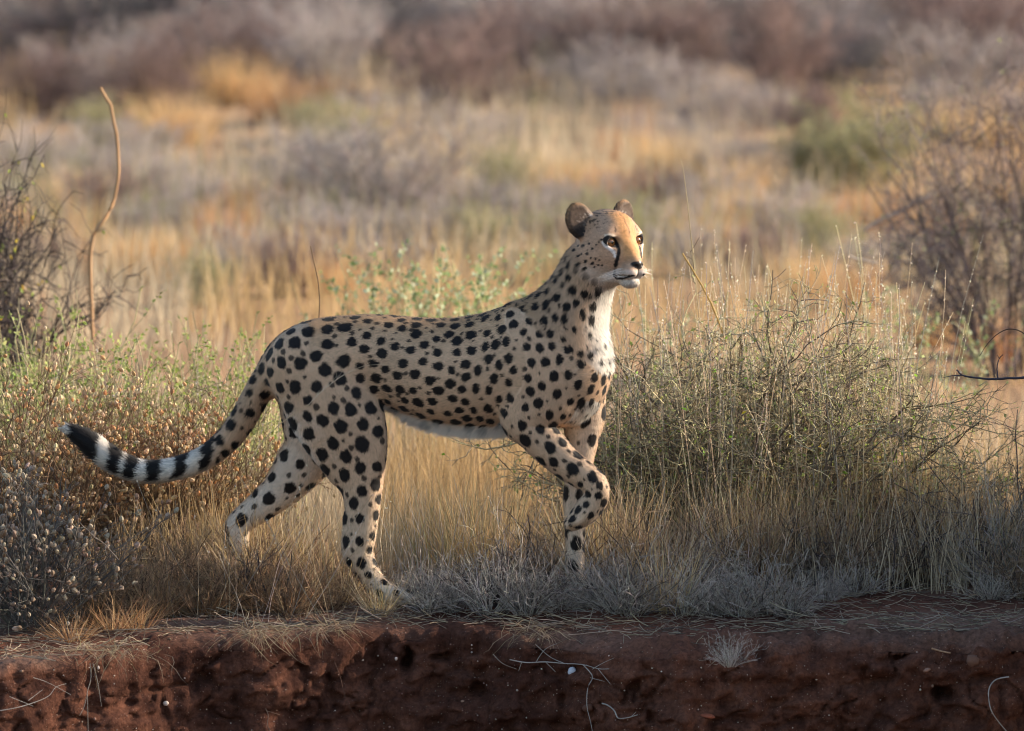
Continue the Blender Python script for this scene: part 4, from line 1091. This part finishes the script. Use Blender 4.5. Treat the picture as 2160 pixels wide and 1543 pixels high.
def tuft(key, u, v=None, y=None, s=1.0, label=None, dz=0, tilt=0):
    if y is None:
        # depth of the sloping bank top seen in row v
        y = -(v-1277)/(.158*740)
    loc = gpos(u, y); loc[2] += dz
    name, ml, lb, gr, cg = TK[key]
    if key not in _tf: o = put(ml, name, loc, lb, cg, gr); _tf[key] = o
    else: o = place(_tf[key], loc, 0, 1)
    o.scale = (s*rn.uniform(.9, 1.15), s*rn.uniform(.9, 1.15), s*rn.uniform(.9, 1.1)); o.rotation_euler = (tilt, 0, float(rn.uniform(0, 6.28)))
    wh = ['beside the grey capsule shrub', 'below the tail', 'before the far hind leg', 'beside the near hind foot', 'under the cheetah belly', 'before the far foreleg', 'under the green bush edge', 'below the green bush', 'between bush and thorny twigs', 'among the thorny twigs'][int(np.searchsorted([210, 420, 640, 860, 1110, 1270, 1480, 1690, 1900], u))]
    dep = ' at the lip' if loc[1] < -.14 else (' set back' if loc[1] > .12 else '')
    o['label'] = label or (lb+dep+' '+wh)
    if label:
        if 'group' in o: del o['group']
    else: o['group'] = gr+dep+' '+wh
    return o
for key, u, v, s in (('g1',950,1288,.95),('g2',1030,1296,.9),('g1',1110,1300,1.0),('g2',1180,1296,1.0),('g1',1245,1284,.95),('g2',1300,1298,1.1),('g1',1330,1300,1.15),('s3',1405,1292,.85),('g2',1440,1296,1.0),
                     ('g1',1500,1298,1.0),('g2',1560,1302,1.15),('g1',1620,1296,1.0),('g2',1670,1300,1.0),('g1',1740,1276,.9),('g3',1870,1240,.9),('g2',1800,1256,1.0),('g1',1960,1232,1.0),('s2',1985,1232,.9),
                     ('g2',2050,1236,1.1),('g1',2120,1250,1.15),('g3',2150,1262,1.2),('g2',2090,1270,1.0),('g1',885,1280,.7),('g2',905,1292,.8),('s1',800,1296,.62),('s2',640,1272,1.15),('s2',690,1258,1.0),
                     ('s2',560,1290,1.0),('g3',480,1286,.8),('s2',430,1296,.9),('s2',600,1292,.95),('s2',340,1300,1.0),('s2',150,1352,.72),('s2',290,1330,.7),('s1',720,1276,.8),('g3',745,1262,.6),
                     ('s2',240,1330,.85),('g3',300,1290,.9),('g3',200,1310,.9),('g2',1010,1278,1.0),('g1',1075,1275,1.05),('g3',1150,1268,1.0),('g3',1290,1262,1.1),('g3',1370,1270,1.2),('g1',1470,1262,1.1),('g2',1540,1260,1.1),
                     ('g3',1600,1255,1.1),('g1',1690,1240,1.1),('g2',1760,1228,1.1),('g3',1830,1215,1.1),('g1',1910,1205,1.1),('g3',2020,1200,1.2),('g1',2100,1205,1.3),('s1',520,1262,1.0),('g3',560,1250,1.0),('g3',380,1270,1.1),
                     ('g3',420,1250,1.1),('g2',930,1266,1.0),('s2',1600,1288,.8),('s1',500,1250,.9),('s1',600,1245,.95),('s1',680,1235,.95),('s1',760,1245,.7)):
    tuft(key, u, v, s=s*(float(rn.uniform(.55, 1.12)) if key[0] == 'g' else 1))
tuft('g2', 1540, y=-.92, s=.55, label='small sparse dry tuft clinging to the crumbled bank lip', dz=-.02)
tuft('s3', 860, 1150, s=.9)
for u, v, k_ in ((190,1318,.9),(255,1300,1.1),(320,1310,.8),(370,1280,1.1),(420,1300,.8),(470,1290,1.0),(510,1275,1.1),(560,1270,1.0),(610,1300,.8),(640,1285,.9),(690,1290,.7),(730,1270,.8),(350,1255,1.2),(450,1250,1.2),(590,1250,1.1)):
    tuft('b1', u, v, s=k_)
for k in range(26):
    u = rn.uniform(820, 1200) if k < 15 else rn.uniform(1260, 2120); y = rn.uniform(.18, .7)
    tuft('s3', u, y=y, s=float(rn.uniform(.75, 1.15)))
for k in range(12): tuft('s1', rn.uniform(420, 760), y=float(rn.uniform(.2, .6)), s=float(rn.uniform(.9, 1.25)))
for k in range(8): tuft('g3', rn.uniform(1500, 2150), y=float(rn.uniform(.2, .8)), s=float(rn.uniform(.9, 1.3)))
# straw mats on the lip
def mat_mesh(seed, n, w, h, c):
    r = np.random.default_rng(seed); org = np.stack([r.normal(0, w*.35, n), r.normal(0, .03, n), r.uniform(-.005, .02, n)], 1)
    a = r.uniform(0, 6.28, n); dr = np.stack([np.cos(a), -np.abs(np.sin(a))*.6, r.normal(.15, .35, n)], 1)
    v_, f_ = ribbons(grow(org, dr, r.uniform(.3, 1.0, n)*h, 5, .25, -.12, r), r.uniform(.0016, .003, n), r)
    return v_, f_, ecol(n, 10, c, .25, s2l(196,174,140), .4, r)
for k, (u, v, w, h, n, lb) in enumerate(((560,1352,.16,.13,170,'flattened pale straw mat hanging over the bank lip below the far hind leg'), (700,1340,.12,.11,140,'small matted straw clump on the bank lip below the near hind foot'),
                                         (250,1376,.22,.14,150,'thin straw mat spread along the low left bank lip'), (1130,1350,.10,.12,90,'frayed root and straw clump on the bank lip under the raised paw'))):
    o = link('straw_mat', mesh_np('straw_mat', *mat_mesh(100+k, n, w, h, s2l(166,142,112))), M_grass)
    x_ = (u-1080)/740; o.location = (x_, float(lip_y(x_))-.02, float(gtop(x_, lip_y(x_)))+.004); tag(o, lb, 'straw')
# ---- fallen litter
n = 3600; x = rn.uniform(-1.7, 1.7, n); y = np.asarray(lip_y(x))+.06+1.5*rn.random(n)**1.7
a = rn.uniform(0, 6.28, n); dr = np.stack([np.cos(a), np.sin(a), rn.normal(.04, .07, n)], 1)
org = np.stack([x, y, gtop(x, y)+rn.uniform(.004, .014, n)], 1)
v, f = tubes(grow(org, dr, rn.uniform(.03, .13, n), 4, .12, 0, rn), rn.uniform(.0006, .0014, (n, 1))*np.ones((1, 4)))
tag(link('straw_litter', mesh_np('straw_litter', v, f, ecol(n, 12, s2l(176,160,138), .3, s2l(120,104,90), .4, rn)), M_grass), 'fallen straw and twigs scattered over the red soil', 'straw', kind='stuff')
# ---- pebbles (too small to pick apart) and stones
def ico(seed, r):
    t = (1+5**.5)/2; V_ = unit(np.array([(-1,t,0),(1,t,0),(-1,-t,0),(1,-t,0),(0,-1,t),(0,1,t),(0,-1,-t),(0,1,-t),(t,0,-1),(t,0,1),(-t,0,-1),(-t,0,1)], float))
    F_ = np.array([(0,11,5),(0,5,1),(0,1,7),(0,7,10),(0,10,11),(1,5,9),(5,11,4),(11,10,2),(10,7,6),(7,1,8),(3,9,4),(3,4,2),(3,2,6),(3,6,8),(3,8,9),(4,9,5),(2,4,11),(6,2,10),(8,6,7),(9,8,1)])
    return V_, F_
# nearest terrain points seen by the camera: sample vertices of the face and lip
tu, tv = project(TV)
cand = np.where((tu > -30) & (tu < 2190) & (tv > 1325) & (tv < 1560) & (TV[:, 1] < -.2) & (TV[:, 1] > -1.6))[0]
pk = rn.choice(cand, 700, replace=False)
iv, if_ = ico(0, 1); pr = rn.uniform(.0008, .0028, len(pk))*(1+1.3*(rn.random(len(pk)) < .06))
Vp = (TV[pk][:, None]+iv[None]*pr[:, None, None]*rn.uniform(.7, 1.2, (len(pk), 1, 3))).reshape(-1, 3)
Fp = (np.arange(len(pk))[:, None, None]*12+if_[None]).reshape(-1, 3)
tag(link('pebbles', mesh_np('pebbles', Vp, Fp, ecol(len(pk), 12, s2l(150,118,98), .35, s2l(200,184,168), .25, rn)), M_stone), 'tiny pale pebbles stuck in the red bank', 'pebbles', kind='stuff')
def on_bank(u, v):
    d = (tu[cand]-u)**2+(tv[cand]-v)**2; k = np.argsort(d)[:12]; k = k[np.argmin(TV[cand[k], 1])]
    return TV[cand[k]]
def stone(u, v, rx, ry, c, label, nm='stone', seed=0):
    r = np.random.default_rng(seed+int(u)); bm_ = bpy.data.meshes.new(nm)
    import bmesh
    b_ = bmesh.new(); bmesh.ops.create_icosphere(b_, subdivisions=3, radius=1.0)
    V_ = np.array([q.co[:] for q in b_.verts]); F_ = np.array([[q.index for q in f_.verts] for f_ in b_.faces]); b_.free()
    V_ = V_*(1+.16*fbm(V_[:, 0]*1.5+u, V_[:, 1]*1.5, V_[:, 2]*1.5, 3))[:, None]*np.array([rx, (rx+ry)/2, ry])/740
    col_ = np.asarray(c)*(1+.15*fbm(V_[:, 0]*300, V_[:, 1]*300, V_[:, 2]*300, 2))[:, None]
    o = link(nm, mesh_np(nm, V_, F_, col_), M_stone); p = on_bank(u, v); o.location = (p[0], p[1]+.2*ry/740, p[2]); o.rotation_euler = (.2, r.uniform(-.3, .3), 0)
    return tag(o, label, 'stone')
stone(2043, 1393, 14, 12, s2l(112,80,64), 'fist-shaped brown stone lodged on the right bank slope')
stone(1205, 1408, 9, 10, s2l(190,190,196), 'whitish pebble caught in the root tangle')
stone(355, 1480, 6, 5, s2l(196,176,162), 'small white pebble low in the bank below the orange tuft')
stone(1497, 1504, 15, 4, s2l(150,84,60), 'flat orange stone chip in the bank face', 'stone_chip')
stone(1958, 1407, 8, 4, s2l(140,104,86), 'small flat stone beside the burrow on the right slope')
stone(1242, 1502, 11, 8, s2l(92,62,48), 'round brown clod-like stone beneath the hanging root')
# ---- sticks, roots and thorny twigs traced from the photo
def on_lip(pts, dy=-.03):
    """points on the bank: depth from the bank point seen there, a little in front"""
    q = np.array([on_bank(u, v)+np.array([0, dy, 0]) for u, v in pts]); y = q[:, 1]
    return np.array([P(u, v, float(a)) for (u, v), a in zip(pts, y)])
def root(pts, r0, r1, c, label, extra=(), nm='root', catg='root', dy=-.02, n=18):
    parts_ = []
    for pp, a, b in [(pts, r0, r1)]+list(extra):
        q = cat(on_lip(pp, dy), 6); t = np.linspace(0, len(q)-1, n); i_ = np.minimum(t.astype(int), len(q)-2); fr = (t-i_)[:, None]; q = (q[i_]*(1-fr)+q[i_+1]*fr)
        # smooth the depth so that the root hangs instead of hugging every clod
        q[:, 1] = np.minimum(np.convolve(np.pad(q[:, 1], 3, 'edge'), np.ones(7)/7, 'valid'), q[:, 1]+.01)
        v_, f_ = tubes(q[None], np.linspace(a, b, n)[None], 5); parts_.append((v_, f_, np.repeat(np.asarray(c)*rn.uniform(.8, 1.15, (n, 1)), 5, 0)))
    V_, F_, C_ = merge(parts_); loc = V_[0].copy(); o = link(nm, mesh_np(nm, V_-loc, F_, C_), M_twig); o.location = loc
    return tag(o, label, catg)
pale_r = s2l(166,156,146)
root([(1075,1392),(1110,1398),(1150,1396),(1190,1400),(1230,1402),(1262,1412),(1285,1412)], .0018, .0009, pale_r, 'pale branching root tangle strung across the bank under the raised paw',
     [([(1230,1402),(1250,1428),(1240,1450),(1238,1490),(1245,1520),(1250,1545)], .0016, .0008), ([(1100,1398),(1094,1416)], .0010, .0005), ([(1150,1396),(1172,1418)], .0010, .0005), ([(1262,1412),(1288,1444)], .0010, .0005),
      ([(1190,1400),(1160,1386),(1130,1360)], .0010, .0006), ([(1250,1412),(1270,1400),(1296,1388)], .0009, .0005), ([(1130,1398),(1150,1370),(1180,1356)], .0009, .0005), ([(1245,1430),(1275,1438)], .0008, .0005)])
root([(2128,1428),(2100,1434),(2086,1455),(2088,1490),(2100,1515),(2125,1545)], .0022, .0012, s2l(150,142,134), 'long pale curved root hanging on the right bank face')
root([(1270,1484),(1282,1488),(1296,1500),(1304,1516),(1325,1514),(1345,1508)], .0022, .0012, s2l(160,152,142), 'short S-bent pale root in the bank below the tangle', [([(1332,1512),(1342,1502)], .001, .0005)])
root([(190,1400),(192,1430),(184,1460),(178,1490),(168,1510)], .0016, .0008, s2l(140,128,116), 'thin forked dry twig hanging down the left bank', [([(196,1400),(206,1440),(214,1490)], .0014, .0007), ([(184,1460),(186,1545)], .0012, .0008)])
root([(0,1500),(50,1490),(100,1470),(118,1450),(140,1442)], .0013, .0006, pale_r, 'dry straggling twig lying across the left bank face', [([(70,1430),(100,1440),(150,1466)], .001, .0005), ([(60,1478),(90,1455)], .0009, .0005), ([(20,1470),(70,1490)], .0009, .0005)])
root([(705,1395),(718,1430),(728,1470),(748,1510),(770,1530)], .0014, .0007, s2l(96,66,52), 'thin brown root running down a crack in the bank')
root([(560,1495),(566,1510),(564,1530),(572,1545)], .0014, .0008, s2l(128,104,88), 'short forked root poking from the middle of the bank', [([(562,1500),(590,1508)], .001, .0005)])
root([(1040,1380),(1060,1400),(1090,1412)], .0012, .0006, s2l(150,132,116), 'fine curled rootlet at the bank lip below the grey tufts')
root([(1965,1368),(1985,1374),(2005,1378)], .0030, .0022, s2l(150,118,92), 'short broken stick lying on the right bank slope', nm='stick', catg='stick', dy=-.004)
for pts, lb in (([(1150,1298),(1190,1314),(1230,1326),(1272,1336)], 'long pale dry stem lying towards the bank lip'), ([(1390,1334),(1420,1332),(1445,1326),(1462,1320)], 'bent dark stick lying on bare soil near the lip'),
                ([(1690,1306),(1730,1312),(1770,1320),(1810,1326)], 'straight dark twig lying on bare red soil'), ([(255,1336),(340,1334),(440,1330),(500,1328)], 'very long straw stem lying flat along the left bank top')):
    q = np.array([[(u-1080)/740*1.0, -(v-1277)/(.158*740), 0] for u, v in pts]); q[:, 2] = gtop(q[:, 0], q[:, 1])+.010
    q = cat(q, 4)[None]; n_p = q.shape[1]
    v_, f_ = tubes(q, np.linspace(.0026, .0014, n_p)[None], 5); loc = v_[0].copy()
    o = link('fallen_stick', mesh_np('fallen_stick', v_-loc, f_, np.tile(s2l(150,130,108) if 'pale' in lb or 'straw' in lb else s2l(92,78,70), (len(v_), 1))), M_twig); o.location = loc; tag(o, lb, 'stick')
# dark branch ends reaching in at the right
stick('dark_twig', [(2175,796),(2140,798),(2100,800),(2065,798),(2030,792),(2018,780)], -.15, .0045, .0022, s2l(62,58,66), 'dark horizontal thorn twig reaching in beside the orange grass', 'twig', 16,
      [([(2030,792),(2010,793),(1990,797)], .002, .0008), ([(2105,799),(2103,775),(2108,757),(2116,748)], .0022, .0012), ([(2108,757),(2104,750)], .0012, .0007)])
stick('arching_twig', [(2170,712),(2150,698),(2125,695),(2100,708),(2080,730),(2066,752)], -.1, .0020, .0008, s2l(70,62,58), 'thin dark twig arching above the horizontal thorn twig', 'twig', 14)
def thorn(name, seed, u, v, h, label):
    bm, lm, *_ = shrub_meshes(seed, h*1.3, h, stems=7, per1=6, per2=4, c1=s2l(70,62,60), c2=s2l(88,80,76), r0=.004, wob=.2, spread=.7, up=.0)
    y = -(v-1277)/(.158*740)
    return put([('branches', mk(name, bm), M_twig)], name, gpos(u, y), label, 'dry plant')
thorn('thorny_twigs', 111, 2120, 1232, .34, 'dark leafless thorny twigs standing at the shaded right bank top')
thorn('thorny_twigs', 112, 1880, 1238, .30, 'dark leafless thorny twigs growing out of a grey tuft')
thorn('thorny_twigs', 113, 1150, 1272, .28, 'thin dark branching twigs in front of the far foreleg')
thorn('thorny_twigs', 114, 1720, 1240, .26, 'low dark bare twigs below the round green bush')
thorn('thorny_twigs', 115, 560, 1286, .20, 'low dark bare twigs in front of the far hind foot')
thorn('thorny_twigs', 116, 2040, 1215, .36, 'tall dark bare twigs beside the orange grass clump')
thorn('thorny_twigs', 117, 2170, 1210, .50, 'tallest dark thorny twigs under the horizontal thorn twig')
thorn('thorny_twigs', 118, 1960, 1226, .26, 'small dark bare twigs behind the short orange tuft')
thorn('thorny_twigs', 119, 1030, 1284, .20, 'low dark bare twigs beyond the near hind foot')
# seed-headed grass stalk crossing the haunch
q = poly_px([(520,985),(560,925),(610,880),(650,855)], -.26, 14)
P_ = [(*tubes(q, np.linspace(.0011, .0008, 14)[None], 4), np.tile(s2l(214,190,152), (56, 1)))]
q2 = poly_px([(650,855),(680,825),(720,795),(770,772),(825,771)], -.26, 20); P_.append((*tubes(q2, np.linspace(.0008, .0004, 20)[None], 4), np.tile(s2l(220,200,170), (80, 1))))
o_, d_, _i = spawn(q2, 46, .0, .62, .35, rn); s_ = grow(o_, d_+np.array([.1, 0, .15]), rn.uniform(.012, .034, len(o_)), 4, .12, 0, rn)
v_, f_ = ribbons(s_, rn.uniform(.0010, .0018, len(s_)), rn); P_.append((v_, f_, ecol(len(s_), 8, s2l(226,208,182), .12, rng=rn)))
V_, F_, C_ = merge(P_); loc = V_[0].copy(); o = link('feathery_grass_stalk', mesh_np('feathery_grass_stalk', V_-loc, F_, C_), M_grass); o.location = loc
tag(o, 'feathery seed-headed grass stalk arching across the cheetah haunch', 'grass')
V_, F_, C_ = stalks(30, 360, 720, -.42, -.15, .22, .50, 15, c=s2l(176,152,120), beads=3, lean=.42, rad=.0010)
tag(link('leaning_stalks', mesh_np('leaning_stalks', V_, F_, C_), M_grass), 'thin leaning stalks in front of the stretched hind leg', 'grass', kind='stuff')
# ---- leafy shrubs just beyond the right edge, which throw the shade over the bank top
bm, lm, *_ = shrub_meshes(121, 1.1, 1.0, stems=34, per1=10, per2=8, c1=bark, c2=twigp, r0=.009, spread=.5, leaf_n=9000, leaf_c=s2l(112,120,70), leaf_alt=s2l(140,140,90), leaf_l=.026)
sh = None
for k, (x_, y_, s_) in enumerate(((2.9,.35,1.1),(2.75,-.95,1.05),(2.9,-.45,1.1),(2.85,.05,1.1),(3.1,.40,1.15),(3.5,-.65,1.25),(3.6,-.0,1.25),(2.5,-.70,.8),(3.6,.50,1.2))):
    loc = (x_, y_, float(gtop(x_, y_)))
    if sh is None: sh = put([('branches', mk('shade_branches', bm), M_twig), ('leaves', mk('shade_leaves', lm), M_leaf)], 'leafy_shrub', loc, 'dense leafy shrub growing on the bank past the thorn twig', 'shrub', 'leafy shrubs past the right edge')
    else: o = place(sh, loc, k*1.3, (s_, s_, s_*(1.42 if y_ < 0 else 1)))
print('all', len(bpy.data.objects), time.time()-T0)
